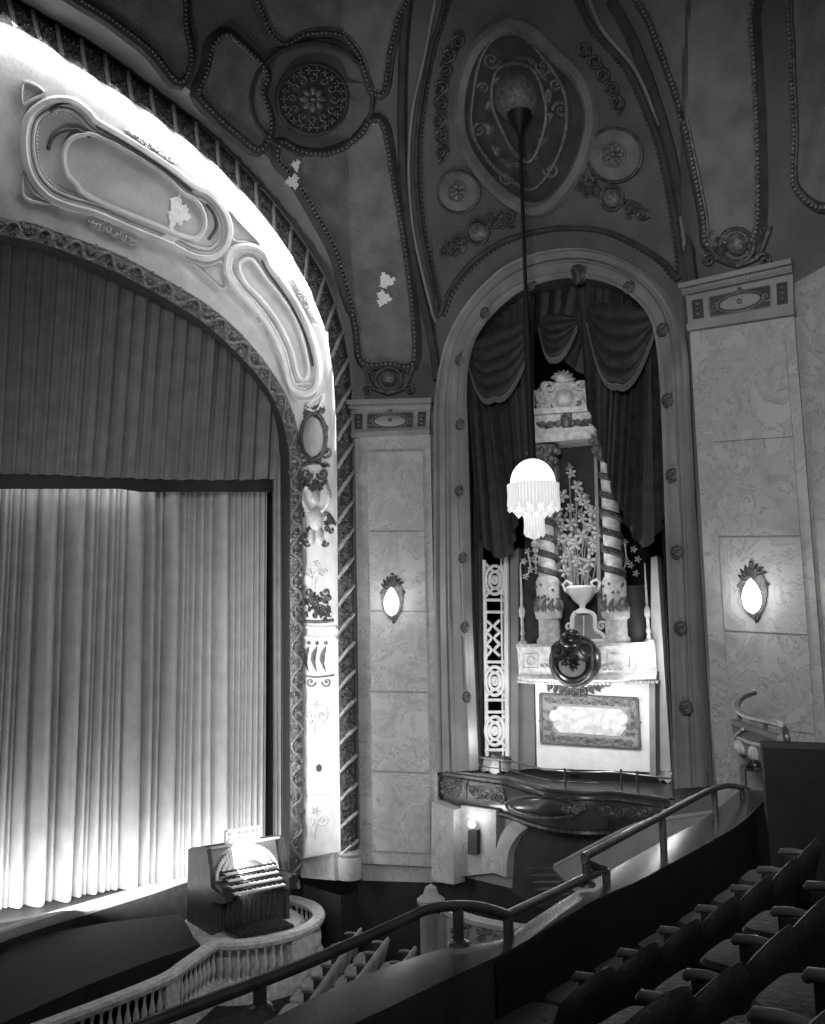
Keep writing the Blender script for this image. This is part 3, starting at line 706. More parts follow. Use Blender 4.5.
m1 = MB(); m1.fill(S, ragged(294, 166, 5, 7, 5), .09, 1.2); m1.fill(S, ragged(291, 182, 7, 8, 6), .09, 1.2)
tag(m1.build('bare_patch', 'peel'), 'small pale bare plaster patch below the round ceiling medallion', 'damage patch')
def medallion(cx, cy, r, lab, n=12, m2='orn', big=False):
    th = thing('ceiling_medallion', S(cx, cy), lab, 'medallion')
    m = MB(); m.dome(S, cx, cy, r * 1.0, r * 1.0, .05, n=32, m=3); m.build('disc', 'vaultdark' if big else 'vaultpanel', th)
    m = MB(); m.ring(S, cx, cy, r, r, .05 if big else .03, n=40)
    if big: m.ring(S, cx, cy, r * 1.75, r * 1.6, .05); m.ring(S, cx, cy, r * .45, r * .45, .03)
    m.build('rings', 'vaultdark' if big else 'orndark', th)
    def So(px, py, h=0): return S(px, py, h + .05)
    m = MB()
    if big:
        for k in range(22): a = 2 * PI * k / 22; m.flower(So, cx + r * .83 * math.cos(a), cy + r * .83 * math.sin(a), r * .11, 4, .04)
        for k in range(12): a = 2 * PI * k / 12; m.scroll(So, cx + r * .6 * math.cos(a), cy + r * .6 * math.sin(a), r * .13, a, 1.1, 1, .02)
        m.flower(So, cx, cy, r * .38, 8, .07)
    else: m.flower(So, cx, cy, r * .42, 7, .06); m.ring(So, cx, cy, r * .45, r * .45, .02)
    m.build('rosette', 'orn', th)
medallion(312, 99, 35, 'large dark round medallion on the vault right of the stage arch', big=True)
medallion(459, 192, 21, 'small round medallion left of the big oval frame over the niche')
medallion(615, 155, 27, 'larger plain round medallion right of the big oval frame over the niche')
# shell cartouches at the feet of the panels
def foot(cx, cy, w, h, lab, tl=0):
    th = thing('shell_cartouche', S(cx, cy + h / 2), lab, 'cartouche')
    m = MB(); m.dome(S, cx, cy - h * .05, w * .16, h * .3, .14); m.build('shell', 'orn', th)
    m = MB(); m.ring(S, cx, cy, w * .26, h * .42, .04)
    for q, ang in ((-1, 0), (1, PI)):
        m.path(S, [(cx + q * w * .5, cy - h * .5), (cx + q * w * .42, cy - h * .1), (cx + q * w * .3, cy + h * .3), (cx, cy + h * .5)], .04, step=4)
        m.scroll(S, cx + q * w * .42, cy + h * .36, w * .12, ang, 1.3, q, .035); m.leaf(S, cx + q * w * .3, cy - h * .3, PI / 2 + q * .2, h * .6, w * .06, .05)
        m.scroll(S, cx + q * w * .44, cy - h * .38, w * .09, ang, 1.2, -q, .03)
    m.build('scroll_frame', 'orndark', th)
foot(389, 380, 50, 28, 'shell cartouche at the foot of the large vault panel, above the left capital')
foot(737, 246, 66, 40, 'shell cartouche at the foot of the right vault panel, above the right capital')
# niche bay borders
m1 = MB()
for pts in ([(446, 0), (440, 23), (431, 51), (420, 110), (416, 165), (420, 220), (428, 262), (437, 300), (440, 316), (452, 288), (476, 260), (505, 241), (540, 231), (570, 228), (605, 231), (640, 246), (664, 262), (681, 278), (677, 230), (663, 155), (645, 104), (627, 67), (596, 31), (580, 0)],):
    m1.path(S, pts, .05, .02, step=5); m1.beads(S, [(x + (4 if x < 560 else -4), y + 1) for x, y in pts], 5, .03)
m1.path(S, [(408, 0), (404, 40), (402, 110), (404, 180), (414, 260), (430, 330), (437, 380)], .10, -.03, step=6); m1.path(S, [(700, 330), (686, 250), (674, 170), (655, 100), (632, 40), (610, 0)], .10, -.03, step=6)
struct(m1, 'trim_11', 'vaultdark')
m1 = MB()
for pts in ([(436, 0), (424, 60), (413, 110), (409, 165), (412, 220), (420, 262), (432, 310), (437, 322)], [(590, 0), (604, 31), (634, 67), (652, 104), (670, 155), (684, 230), (690, 290)]): m1.path(S, pts, .03, .02, step=5); 
struct(m1, 'trim_12', 'stone')
edge_panel(S, [(640, -20), (652, 24), (666, 62), (682, 110), (694, 165), (704, 215), (709, 246), (735, 240), (757, 232), (758, 130), (752, 24), (748, -20)], 'vault_panel', 'tall vault panel with beaded border in the right bay', wide=.12)
edge_panel(S, [(796, -20), (794, 60), (797, 130), (799, 190), (840, 190), (850, -20)], 'vault_panel', 'narrow vault panel at the right edge of the vault', wide=.12)
# big oval frame
oval = [(518, 26), (538, 36), (556, 54), (580, 78), (592, 113), (585, 155), (566, 190), (540, 210), (512, 201), (482, 172), (464, 136), (463, 93), (476, 52), (498, 31)]
th = thing('ceiling_cartouche', S(518, 200), 'large pointed oval plaster cartouche over the niche where the lamp rod hangs', 'cartouche')
m1 = MB(); m1.path(S, oval, .13, .03, True, step=5); m1.build('oval_frame', 'vaultpanel', th)
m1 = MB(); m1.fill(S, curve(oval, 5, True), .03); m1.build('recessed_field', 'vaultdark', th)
m1 = MB(); inn = [(500, 36), (524, 36), (545, 58), (566, 92), (568, 130), (556, 165), (535, 190), (512, 180), (490, 160), (474, 130), (476, 90), (484, 56)]
m1.path(S, inn, .035, .06, True, step=5)
for (x, y, r, a, d) in ((492, 60, 9, 0, 1), (545, 66, 9, PI, -1), (480, 130, 8, 0, -1), (562, 110, 9, PI, 1), (506, 178, 7, 0, 1), (552, 170, 8, PI, -1), (556, 84, 6, 0, 1), (484, 88, 6, PI, 1)): m1.scroll(S, x, y, r, a, 1.4, d, .035)
for k in range(14): a = k * .45; m1.leaf(S, 520 + 34 * math.cos(a), 112 + 58 * math.sin(a), a + 1.9, 18, 4, .09)
m1.path(S, [(496, 78), (504, 66), (520, 64), (536, 72), (546, 96), (548, 120), (540, 150), (530, 162), (514, 150), (504, 130), (494, 104)], .04, .06, True, step=4)
m1.build('scrollwork', 'orn', th)
m1 = MB(); m1.dome(S, 518, 98, 20, 26, .42, n=24, m=6); m1.build('boss', 'orn', th)
# bay scroll ornaments
for cx, cy, lab in ((478, 232, 'scrolled shield ornament low on the left of the niche lunette'), (612, 198, 'scrolled shield ornament low on the right of the niche lunette')):
    th = thing('scrolled_shield', S(cx, cy), lab, 'ornament')
    m1 = MB(); m1.dome(S, cx, cy, 9, 10, .14, -.3); m1.build('shield', 'orn', th)
    m1 = MB(); m1.ring(S, cx, cy, 11, 12, .03)
    sg = -1 if cx < 550 else 1
    for q in (-1, 1):
        dx, dy = (26 * q, -14 * q * (1 if cx < 550 else -.9)) 
        m1.rinceau(S, [(cx + q * 12, cy + dy * .4), (cx + dx, cy + dy), (cx + dx * 1.45, cy + dy * 1.4 + (4 if q < 0 else 2))], 9, .03)
        m1.cluster(S, cx + dx * .9, cy + dy, 12, 8, 9, 6, .06)
    m1.build('scrollwork', 'orndark', th)
for pts, lab in (([(444, 160), (440, 110), (448, 60), (462, 34)], 'scroll relief running up the left side of the niche lunette'), ([(622, 110), (604, 74), (580, 44)], 'scroll relief running up the right side of the niche lunette')):
    m1 = MB(); m1.rinceau(S, pts, 10, .035); tag(m1.build('scroll_relief', 'orndark'), lab, 'ornament')

# ------------------------------------------------------------------ drapes of the niche
PD = PN.off(.25)
def dr(name, m, lab, cat='drape', mt='drape', g=None): return tag(m.build(name, mt), lab, cat, g)
dr('side_drape', cloth(PD, [(466, 368), (500, 300), (535, 275)], [(478, 530), (486, 548), (497, 558), (512, 552), (520, 510), (531, 450)], 90, 14, 11, .05, 2), 'dark velvet drape gathered down the left side of the niche')
dr('side_drape', cloth(PD, [(580, 280), (620, 285), (664, 340)], [(590, 410), (610, 480), (628, 528), (644, 548), (660, 532), (667, 505)], 110, 14, 12, .05, 4), 'dark velvet drape gathered down the right side of the niche')
dr('side_drape', cloth(PN.off(.5), [(466, 380), (482, 380)], [(476, 768), (481, 752)], 20, 10, 3, .04, 6), 'narrow dark curtain strip hanging beside the white fretwork')
dr('side_drape', cloth(PN.off(.35), [(656, 380), (668, 380)], [(673, 742), (681, 786)], 20, 16, 3, .05, 9), 'narrow dark curtain strip hanging down the right jamb of the niche')
dr('drape_heading', cloth(PD.off(.1), [(470, 350), (500, 296), (548, 278), (600, 278), (650, 305), (662, 350)], [(470, 400), (510, 380), (540, 330), (570, 366), (600, 380), (664, 400)], 140, 8, 17, .03, 12), 'dark velvet heading filling the top of the niche arch')
def swag(pl, pr_, drop, n, depth, Q):
    m = MB(); rows = []
    for i in range(33):
        v = i / 32; row = []
        for j in range(25):
            s = j / 24; sag = 4 * s * (1 - s)
            x = pl[0] + (pr_[0] - pl[0]) * s; y = pl[1] + (pr_[1] - pl[1]) * s + sag * (drop[0] + (drop[1] - drop[0]) * v)
            if s < .5: y += v * drop[2] * (1 - 2 * s)
            else: y += v * drop[3] * (2 * s - 1)
            row.append(Q(x, y, depth * (abs(math.sin(PI * n * v)) ** .7) * (.3 + .7 * sag) + .12 * sag))
        rows.append(row)
    m.grid(rows); return m, rows[-1]
for pl, pr_, drop, lab in (((468, 345), (531, 318), (0, 66, 14, 30), 'swagged velvet festoon with a fringe at the upper left of the niche'), ((588, 306), (655, 312), (-4, 76, 18, 20), 'swagged velvet festoon with a fringe at the upper right of the niche'), ((540, 320), (578, 318), (-4, 40, 8, 8), 'small central velvet festoon above the gilded pediment')):
    m1, low = swag(pl, pr_, drop, 5, .07, PD.off(-.12)); th = thing('drape_swag', low[12], lab, 'drape'); m1.build('cloth', 'drape', th)
    m1 = MB(); m1.grid([[p + PNn * .03 for p in low], [p + PNn * .03 - Vector((0, 0, .11)) for p in low]]); m1.tube([p + PNn * .03 for p in low], .02, 6); m1.build('fringe', 'fringe', th)

# ------------------------------------------------------------------ organ screen in the niche
SC = plan(590, 16.6); SD = Vector((.90, -.43, 0)).normalized(); PI_ = Plane(SC, (SC[0] + SD.x, SC[1] + SD.y)); IN = PI_.n
def q4(m, Q, x0, y0, x1, y1, h, base=-.05, sl=-.0): m.slab(Q, [(x0, y0), (x1, y0 + sl * (x1 - x0)), (x1, y1 + sl * (x1 - x0)), (x0, y1)], h, base)
scr = thing('organ_screen', PI_(590, 768), 'tall carved ivory organ screen with pediment, columns and shelf inside the niche', 'organ screen')
PF = PI_.off(-.35)                                  # face of the lower block
m1 = MB(); m1.slab(PF, [(535, 676), (652, 672), (650, 772), (537, 768)], 0, -.9); m1.build('lower_wall', 'white', scr, smooth=False)
m1 = MB(); m1.slab(PF, [(541, 694), (637, 699), (640, 748), (542, 742)], .02); bf = m1.build('panel_frame', 'grey', scr)
def PFo(px, py, h=0): return PF(px, py, h + .02)
m1 = MB(); m1.path(PFo, [(541, 694), (637, 699)], .03, step=8); m1.path(PFo, [(637, 699), (640, 748)], .03, step=8); m1.path(PFo, [(542, 742), (640, 748)], .03, step=8); m1.path(PFo, [(541, 694), (542, 742)], .03, step=8)
m1.rinceau(PFo, [(546, 700), (634, 704)], 5, .012); m1.rinceau(PFo, [(546, 737), (634, 743)], 5, .012); m1.cluster(PFo, 552, 720, 7, 14, 14, 4, .02); m1.cluster(PFo, 630, 724, 6, 14, 14, 4, .02); m1.flower(PFo, 588, 741, 4, 5, .03)
m1.build('frame_relief', 'orn', bf)
m1 = MB(); m1.slab(PFo, [(560, 706), (620, 709), (626, 714), (627, 728), (620, 736), (560, 732), (554, 726), (554, 712)], .02, -.01); m1.build('centre_field', 'ivory', bf)
for x, y in ((555, 716), (624, 720)):
    m1 = MB(); m1.dome(PFo, x, y, 5.5, 6.5, .07, n=18); m1.build('boss', 'white', bf)  # white domes standing in for the two lamp reflections on the panel
# shelf with bowed front
def bow(s): return .55 * math.sin(PI * s) ** .8
def shelf_row(y0, y1, extra):
    r = []
    for k in range(25):
        s = k / 24; x = 519 + 137 * s; y = y0 + (y1 - y0) * s; r.append(PF(x, y, .12 + extra) + IN * bow(s))
    return r
def yrow(dy, ext): 
    r0 = shelf_row(643, 643, 0); r = []
    for k, p in enumerate(r0): r.append(Vector((p.x, p.y, SZ + dy)) + IN * ext)
    return r
SZ = PF(590, 643).z
back = [PF(519 + 137 * k / 24, 643, -.8) for k in range(25)]; back = [Vector((p.x, p.y, SZ)) for p in back]
m1 = MB(); m1.grid([back, yrow(0, .03), yrow(-.05, .05), yrow(-.09, 0), yrow(-.12, -.02), yrow(-.54, -.05), yrow(-.57, 0), yrow(-.62, .03), yrow(-.66, -.02), [p - Vector((0, 0, .66)) for p in back]])
m1.build('shelf', 'ivory', scr); SH = Surf(m1.v, m1.f)
m1 = MB()
for y in (680,):
    for k in range(40): p = yrow(-.68, -.02)[min(24, k * 24 // 39)]; q = yrow(-.68, -.02)[min(24, k * 24 // 39 + 1)]; m1.ball(lerp(p, q, (k * 24 / 39) % 1), .028, 6)
m1.build('shelf_beads', 'ivory', scr)
m1 = MB()
for x0, x1 in ((524, 538), (608, 630), (636, 651)): m1.path(SH, [(x0, 654), (x1, 654)], .012, step=4); m1.path(SH, [(x0, 668), (x1, 668)], .012, step=4); m1.path(SH, [(x0, 654), (x0, 668)], .012, step=4); m1.path(SH, [(x1, 654), (x1, 668)], .012, step=4)
m1.ring(SH, 644, 661, 5, 4, .012); m1.ring(SH, 531, 661, 4, 4, .012)
for x in (604, 609, 614, 619): m1.scroll(SH, x, 668, 3.6, 0, 1.1, 1, .022); m1.leaf(SH, x, 666, -.4, 7, 1.6, .04)
for x in (543, 548, 552): m1.leaf(SH, x, 672, -1.9, 9, 2, .04)
m1.build('shelf_relief', 'ivory', scr)
# dark shield on the shelf
th = thing('crowned_shield', SH(575, 690), 'big dark lacquered crowned shield hung on the front of the screen shelf', 'shield')
PFs = PF.off(-.72)
def SHo(px, py, h=0): return PFs(px, py, h)
m1 = MB(); m1.dome(SHo, 575, 660, 25, 25, .22, n=30, m=7); m1.slab(SHo, [(575 + 25 * math.cos(a), 660 + 25 * math.sin(a)) for a in [2 * PI * k / 24 for k in range(24)]], .0, -.12); m1.build('shield_body', 'shield', th)
def SHp(px, py, h=0): return PFs(px, py, h + .17)
m1 = MB(); m1.ring(SHo, 575, 661, 24.5, 25, .03); m1.scroll(SHp, 562, 650, 9, 0, 1.6, -1, .03); m1.scroll(SHp, 588, 650, 9, PI, 1.6, 1, .03); m1.path(SHp, [(556, 652), (556, 668), (565, 680), (575, 683), (586, 680), (594, 668), (594, 652)], .03, step=4)
m1.build('scroll_rim', 'orndark', th)
m1 = MB(); m1.dome(SHp, 575, 664, 14, 13, .05, n=18); m1.build('medal_field', 'grey', th)
def SHq(px, py, h=0): return PFs(px, py, h + .21)
m1 = MB(); m1.cluster(SHq, 575, 661, 8, 5, 9, 4, .05); m1.build('figures', 'shield', th)
m1 = MB(); m1.dome(SHp, 573, 641, 11, 8, .14, n=18); m1.dome(SHp, 574, 634, 8, 5, .12, n=14); m1.path(SHp, [(562, 644), (574, 647), (586, 644)], .03, step=4); m1.build('crown', 'shield', th)
m1 = MB(); 
for k in range(9): x = 553 + k * 5.5; m1.leaf(PFo, x, 684 + 5 * math.sin(PI * k / 8), PI / 2 + (4 - k) * .12, 9, 2.6, .08)
m1.rinceau(PFo, [(545, 681), (575, 691), (612, 682)], 5, .02); tag(m1.build('leaf_pendant', 'orn'), 'leafy carved pendant just under the dark crowned shield', 'ornament')
# columns
def base_at(px, Q, h): p = Q.off(-h)(px, 643); return Vector((p.x, p.y, SZ))
def column(px, ytop, lab):
    b = base_at(px, PI_, .55); z = lambda y: zpx(b, y) - SZ
    th = thing('twisted_column', b, lab, 'column')
    m = MB(); r = .175
    m.lathe(b, [(0, 0), (r * 1.35, 0), (r * 1.35, .06), (r * 1.1, .12), (r * 1.1, z(620)), (r * 1.35, z(618)), (r * 1.45, z(612)), (r * 1.2, z(608)), (r * 1.2, z(585)), (r * 1.25, z(582)), (r * 1.05, z(578)), (r, z(577))], 20); m.build('pedestal', 'ivory', th)
    m = MB()
    for k in range(10):
        a = 2 * PI * k / 10
        class C:
            def __call__(s, x, y, h=0, a=a): rr = r * 1.25 + h; aa = a + x / r; return b + Vector((rr * math.cos(aa), rr * math.sin(aa), y))
        m.leaf(C(), 0, z(616), PI / 2, z(598) - z(616), .05, .06)
    for k in range(26):
        a = random.uniform(0, 6.28); zz = random.uniform(z(606), z(584)); m.ball(b + Vector((r * 1.2 * math.cos(a), r * 1.2 * math.sin(a), zz)), .03, 6)
    m.build('acanthus', 'orn', th)
    zt_ = z(ytop); zb_ = z(577); m = MB(); rows = []
    for i in range(61):
        v = i / 60; rows.append([b + Vector((r * (.92 - .1 * v) * math.cos(2 * PI * k / 18), r * (.92 - .1 * v) * math.sin(2 * PI * k / 18), zb_ + (zt_ - zb_) * v)) for k in range(18)])
    m.grid(rows, cu=True); m.build('shaft', 'ivory', th)
    m = MB()
    for q in (0, .33):
        pts = []
        for i in range(140):
            v = i / 139; a = -v * 2 * PI * 6.5 + q * PI * .6; rr = r * (.97 - .1 * v); pts.append(b + Vector((rr * math.cos(a), rr * math.sin(a), zb_ + (zt_ - zb_) * v)))
            m.tube(pts, .05, 5)
    m.build('spiral_band', 'orndark', th)
    m = MB(); m.lathe(b, [(r, zt_ - .02), (r * 1.1, zt_), (r * 1.15, zt_ + .15), (r * 1.7, zt_ + .38), (r * 1.8, zt_ + .42), (0, zt_ + .42)], 16)
    for k in range(12): a = 2 * PI * k / 12; m.ball(b + Vector((r * 1.35 * math.cos(a), r * 1.35 * math.sin(a), zt_ + .16)), .06, 6); m.ball(b + Vector((r * 1.6 * math.cos(a + .3), r * 1.6 * math.sin(a + .3), zt_ + .32)), .06, 6)
    m.build('capital', 'orn', th)
column(550, 470, 'left twisted column of the organ screen, behind the chandelier'); column(617, 458, 'right twisted column of the organ screen, beside the right drape')
# dark field behind columns, thin pilaster strips
m1 = MB(); m1.slab(PI_, [(527, 448), (612, 445), (634, 640), (524, 643)], .05, -.1); m1.build('dark_field', 'drape', scr, smooth=False)
m1 = MB(); m1.slab(PI_, [(556, 460), (560, 460), (563, 640), (558, 640)], .25, 0); m1.slab(PI_, [(597, 450), (600, 450), (606, 640), (602, 640)], .25, 0); m1.build('inner_strips', 'grey', scr, smooth=False)
# pediment
m1 = MB()
for pts, h in (([(533, 438), (598, 433), (598, 440), (533, 446)], .72), ([(532, 432), (599, 427), (599, 433), (532, 438)], .64), ([(535, 416), (597, 412), (598, 427), (535, 432)], .52), ([(534, 410), (596, 407), (597, 412), (534, 416)], .62)): m1.slab(PI_.off(-.5), pts, h - .5, -.6)
m1.build('pediment_cornice', 'ivory', scr, smooth=False)
m1 = MB(); m1.slab(PI_, [(536, 400), (545, 390), (586, 388), (596, 407), (534, 410)], .3, -.1); m1.build('attic', 'grey', scr, smooth=False)
PIs = PI_.off(-.52)
def PE(px, py, h=0): return PIs(px, py, h)
m1 = MB(); m1.rinceau(PE, [(538, 425), (562, 424)], 5, .02); m1.rinceau(PE, [(574, 423), (596, 421)], 5, .02); m1.dome(PE, 567, 423, 6, 8, .12); m1.cluster(PE, 567, 420, 6, 9, 9, 3, .1); m1.flower(PE, 585, 426, 5, 6, .06); m1.flower(PE, 547, 430, 4, 6, .05); m1.build('frieze_relief', 'orn', scr)
th = thing('pediment_cartouche', PI_(566, 410, .5), 'pale scrolled cartouche with a crest on top of the organ screen pediment', 'cartouche')
PIt = PI_.off(-.42)
def PE2(px, py, h=0): return PIt(px, py, h)
m1 = MB(); m1.dome(PE2, 565, 399, 10, 10, .16, n=20); m1.build('shield', 'ivory', th)
m1 = MB(); m1.ring(PE2, 565, 399, 12, 12, .05); m1.scroll(PE2, 550, 388, 8, 0, 1.5, 1, .05); m1.scroll(PE2, 580, 387, 8, PI, 1.5, -1, .05); m1.scroll(PE2, 546, 403, 7, 0, 1.4, -1, .045); m1.scroll(PE2, 586, 401, 7, PI, 1.4, 1, .045); m1.cluster(PE2, 543, 408, 8, 6, 10, 4, .09); m1.cluster(PE2, 588, 404, 7, 8, 10, 4, .09); m1.path(PE2, [(554, 386), (565, 383), (577, 386)], .06, step=4); m1.cluster(PE2, 545, 394, 7, 10, 12, 5, .1); m1.cluster(PE2, 586, 392, 7, 10, 12, 5, .1); m1.cluster(PE2, 565, 412, 12, 4, 8, 4, .08); m1.build('scrolls', 'ivory', th)
m1 = MB(); m1.dome(PE2, 563, 379, 8, 6, .16)
for k in range(7): a = -PI / 2 + (k - 3) * .42; m1.leaf(PE2, 563, 382, a, 13, 3.4, .14)
m1.build('crest', 'ivory', th)
# flowering relief
m1 = MB(); rnd = random.Random(21)
fl = [(574, 475), (580, 488), (561, 512), (584, 500), (592, 512), (573, 509), (597, 513), (574, 525), (585, 520), (594, 526), (562, 540), (572, 552), (596, 542), (584, 536), (566, 528), (567, 559), (580, 562), (596, 550), (586, 572), (560, 520), (571, 540), (592, 562), (568, 572), (600, 534), (589, 505), (565, 497), (578, 545)]
def PR_(px, py, h=0): return PI_(px, py, h + .18)
for x, y in fl: 
    m1 = MB(); m1.flower(PR_, x, y, rnd.uniform(5, 7.6), 5, .09, rnd.random()); m1.build('flower', 'flower', scr)
m1 = MB()
for x, y in fl: m1.path(PR_, [(583 + (x - 583) * .5, 596), (x * .7 + 583 * .3 + rnd.uniform(-6, 6), (600 + y) / 2), (x + rnd.uniform(-5, 5), y + 8), (x, y)], .011, .03, step=4)
for k in range(60): x, y = rnd.choice(fl); m1.leaf(PR_, x + rnd.uniform(-9, 9), y + rnd.uniform(-8, 14), rnd.uniform(0, 6.28), rnd.uniform(5, 9), 1.6, .03)
m1.build('stem_relief', 'grey', scr)
for fls, lab in (([(531, 552), (527, 562), (534, 570), (529, 577), (536, 560)], 'flowering spray hanging in the dark gap left of the left twisted column'), ([(627, 543), (636, 550), (629, 562), (638, 574), (633, 566), (625, 572), (640, 560)], 'flowering spray in the dark gap right of the right twisted column')):
    m1 = MB()
    for x, y in fls: m1.flower(PR_, x, y, 3.6, 5, .06)
    m1.path(PR_, [fls[0], fls[2], fls[-2]], .015, .03, step=4); tag(m1.build('flower_spray', 'flower'), lab, 'ornament')
# urn and its lattice stand
ub = base_at(584, PI_, .62); zz = lambda y: zpx(ub, y) - SZ
th = thing('white_urn', ub + Vector((0, 0, zz(613))), 'white two handled urn between the two twisted columns', 'urn')
m1 = MB(); b0 = ub; m1.lathe(b0, [(0, zz(613)), (.16, zz(613)), (.15, zz(611)), (.05, zz(608)), (.06, zz(605)), (.16, zz(600)), (.25, zz(592)), (.28, zz(588)), (.25, zz(586)), (.22, zz(586)), (.2, zz(588)), (0, zz(590))], 24); m1.build('bowl', 'white', th)
for s in (-1, 1):
    m1 = MB(); m1.tube([b0 + SD * s * x + Vector((0, 0, z)) for x, z in ((.2, zz(594)), (.3, zz(590)), (.34, zz(584)), (.27, zz(580)), (.18, zz(583)), (.2, zz(587)))], .025, 6); m1.build('handle', 'white', th)
th = thing('scrolled_stand', ub, 'grey panelled stand with white scroll outline carrying the urn', 'stand')
PIu = PI_.off(-.55)
def PU(px, py, h=0): return PIu(px, py, h)
m1 = MB(); m1.slab(PU, [(575, 615), (595, 615), (598, 628), (606, 641), (565, 641), (572, 628)], .08, -.1); m1.build('panel', 'grey', th, smooth=False)
m1 = MB(); m1.path(PU, [(565, 641), (566, 634), (573, 630), (574, 616), (580, 612), (590, 612), (596, 616), (597, 630), (604, 634), (607, 641)], .04, .09, step=3); m1.path(PU, [(565, 641), (607, 641)], .035, .09, step=4); m1.path(PU, [(585, 616), (585, 640)], .012, .09, step=4)
for x, d in ((570, 1), (602, -1)): m1.scroll(PU, x, 626, 5, 0, 1.3, d, .03)
m1.build('scroll_outline', 'white', th)
# flame finials on shelf
def finial(px, lab):
    b = base_at(px, PF, .1); z = lambda y: zpx(b, y) - SZ; th = thing('candle_finial', b, lab, 'finial')
    m = MB(); m.lathe(b, [(0, 0), (.09, 0), (.09, .03), (.04, .07), (.03, .14), (.05, .2), (.03, .24), (.028, z(618)), (.055, z(616)), (.06, z(610)), (.03, z(606)), (0, z(606))], 14); m.build('base', 'ivory', th)
    m = MB(); m.lathe(b, [(.025, z(606)), (.02, z(585)), (.012, z(565)), (0, z(562))], 10); m.build('candle', 'ivory', th)
finial(523, 'tall candle finial at the left end of the screen shelf'); finial(649, 'tall candle finial at the right end of the screen shelf')
# vase dark at right gap
vb = base_at(636, PI_, .3); m1 = MB(); zv = lambda y: zpx(vb, y) - SZ
m1.lathe(vb, [(0, 0), (.2, 0), (.18, .05), (.2, .3), (.27, zv(600)), (.2, zv(590)), (.22, zv(586)), (0, zv(588))], 20); tag(m1.build('dark_vase', 'dark'), 'tall dark vase standing right of the right twisted column', 'vase')
# fin walls left and right
m1 = MB(); PFL = PI_.off(.1)
m1.slab(PFL, [(512, 556), (520, 548), (520, 770), (513, 768)], .1, -.3); m1.slab(PFL, [(520, 680), (534, 676), (535, 768), (520, 770)], .0, -.3); struct(m1, 'wall_screen_left', 'stone', smooth=False)
m1 = MB(); m1.slab(PFL, [(652, 558), (658, 556), (672, 770), (652, 770)], .1, -.3); struct(m1, 'wall_screen_right', 'white', smooth=False)
m1 = MB(); m1.slab(PF, [(650, 672), (656, 672), (657, 775), (651, 775)], .1, -.3); m1.slab(PF, [(645, 660), (650, 672), (650, 775), (646, 775)], -.1, -.3); struct(m1, 'trim_13', 'grey', smooth=False)
# fretwork grille
th = thing('fretwork_grille', PFL(495, 760), 'tall white fretwork grille at the left side of the niche', 'grille')
m1 = MB()
def bar(pts, r=.035, c=False): m1.path(PFL, pts, r, 0, c, step=3)
bar([(484, 560), (487, 756)], .04); bar([(506, 556), (508, 756)], .06); bar([(501, 556), (503, 756)], .02)
for y in (600, 612, 662, 700, 712, 750): bar([(485, y), (508, y)], .03)
for cy in (580, 681, 731):
    for r in (11, 6.5, 2.5): m1.ring(PFL, 495, cy, r * .85, r * 1.3, .035, n=18)
    bar([(486, cy - 16), (495, cy - 8), (506, cy - 16)], .03); bar([(486, cy + 16), (495, cy + 8), (506, cy + 16)], .03); bar([(485, cy), (506, cy)], .02)
for y in (620, 632, 644): bar([(485, y), (492, y + 6), (486, y + 12)], .03); bar([(500, y), (494, y + 6), (500, y + 12)], .03)
m1.build('lattice', 'white', th)

# ------------------------------------------------------------------ box balcony
FZ = Level(3.55)
top = [(437, 768), (448, 766), (470, 768), (495, 774), (520, 782), (545, 788), (575, 791), (610, 791), (650, 788), (690, 784), (712, 788)]
LB = Level(PN(437, 768).z); tp = [LB(x, y) for x, y in curveN(top, 40)]
ZT = LB.z
# keep the line in front of the wall
fixed = []
for i, p in enumerate(tp):
    d = (p - PN.p).dot(PNn); fixed.append(p + PNn * max(0, .05 - d))
tp = fixed
def brow(dz, out):
    r = []
    for i, p in enumerate(tp):
        t = tp[min(i + 1, len(tp) - 1)] - tp[max(i - 1, 0)]; n = Vector((t.y, -t.x, 0)).normalized()
        if n.y > 0: n = -n
        r.append(p + n * out + Vector((0, 0, dz)))
    return r
box = thing('box_balcony', tp[20] - Vector((0, 0, .8)), 'dark bow fronted theatre box projecting below the organ screen niche', 'balcony')
m1 = MB(); m1.grid([brow(.0, -.16), brow(.02, -.04), brow(.0, .015), brow(-.03, .02), brow(-.06, .0), brow(-.08, .0), brow(-.11, .01), brow(-.13, -.02), brow(-.15, -.03)])
m1.build('top_moulding', 'ledge', box)
m1 = MB(); m1.grid([brow(-.15, -.03), brow(-.24, -.01), brow(-.50, -.01), brow(-.60, -.03)]); m1.build('fascia', 'ledge', box); BF = Surf(m1.v, m1.f)
m1 = MB(); m1.grid([brow(-.60, -.05), brow(-.62, .02), brow(-.66, .03), brow(-.7, -.02), brow(-.76, -.12), brow(-.8, -.3)]); m1.build('bottom_moulding', 'darkwood', box)
m1 = MB(); r0 = brow(-.8, -.3); r1 = [PN.p + (p - PN.p) - PNn * ((p - PN.p).dot(PNn)) for p in r0]; m1.grid([r0, r1]); m1.build('soffit', 'dark', box)
wl = [p - PNn * ((p - PN.p).dot(PNn) + 3.2) for p in tp]; wl = [w + E * 0 for w in wl]
m1 = MB(); fr0 = brow(-.16, -.14); m1.grid([[Vector((p.x, p.y, ZT - .02)) for p in brow(0, -.14)], [Vector((p.x, p.y, ZT - .05)) for p in brow(0, -.15)], [Vector((p.x, p.y, ZT - .05)) for p in wl]]); m1.build('box_floor', 'darkwood', box)
m1 = MB(); BR18 = brow(-.13, .0)
for k in range(120): 
    f = k / 119 * 39; i = int(min(38, f)); p = lerp(BR18[i], BR18[i + 1], f - i); m1.ball(p, .024, 5)
m1.build('bead_row', 'orndark', box)['kind'] = 'stuff'
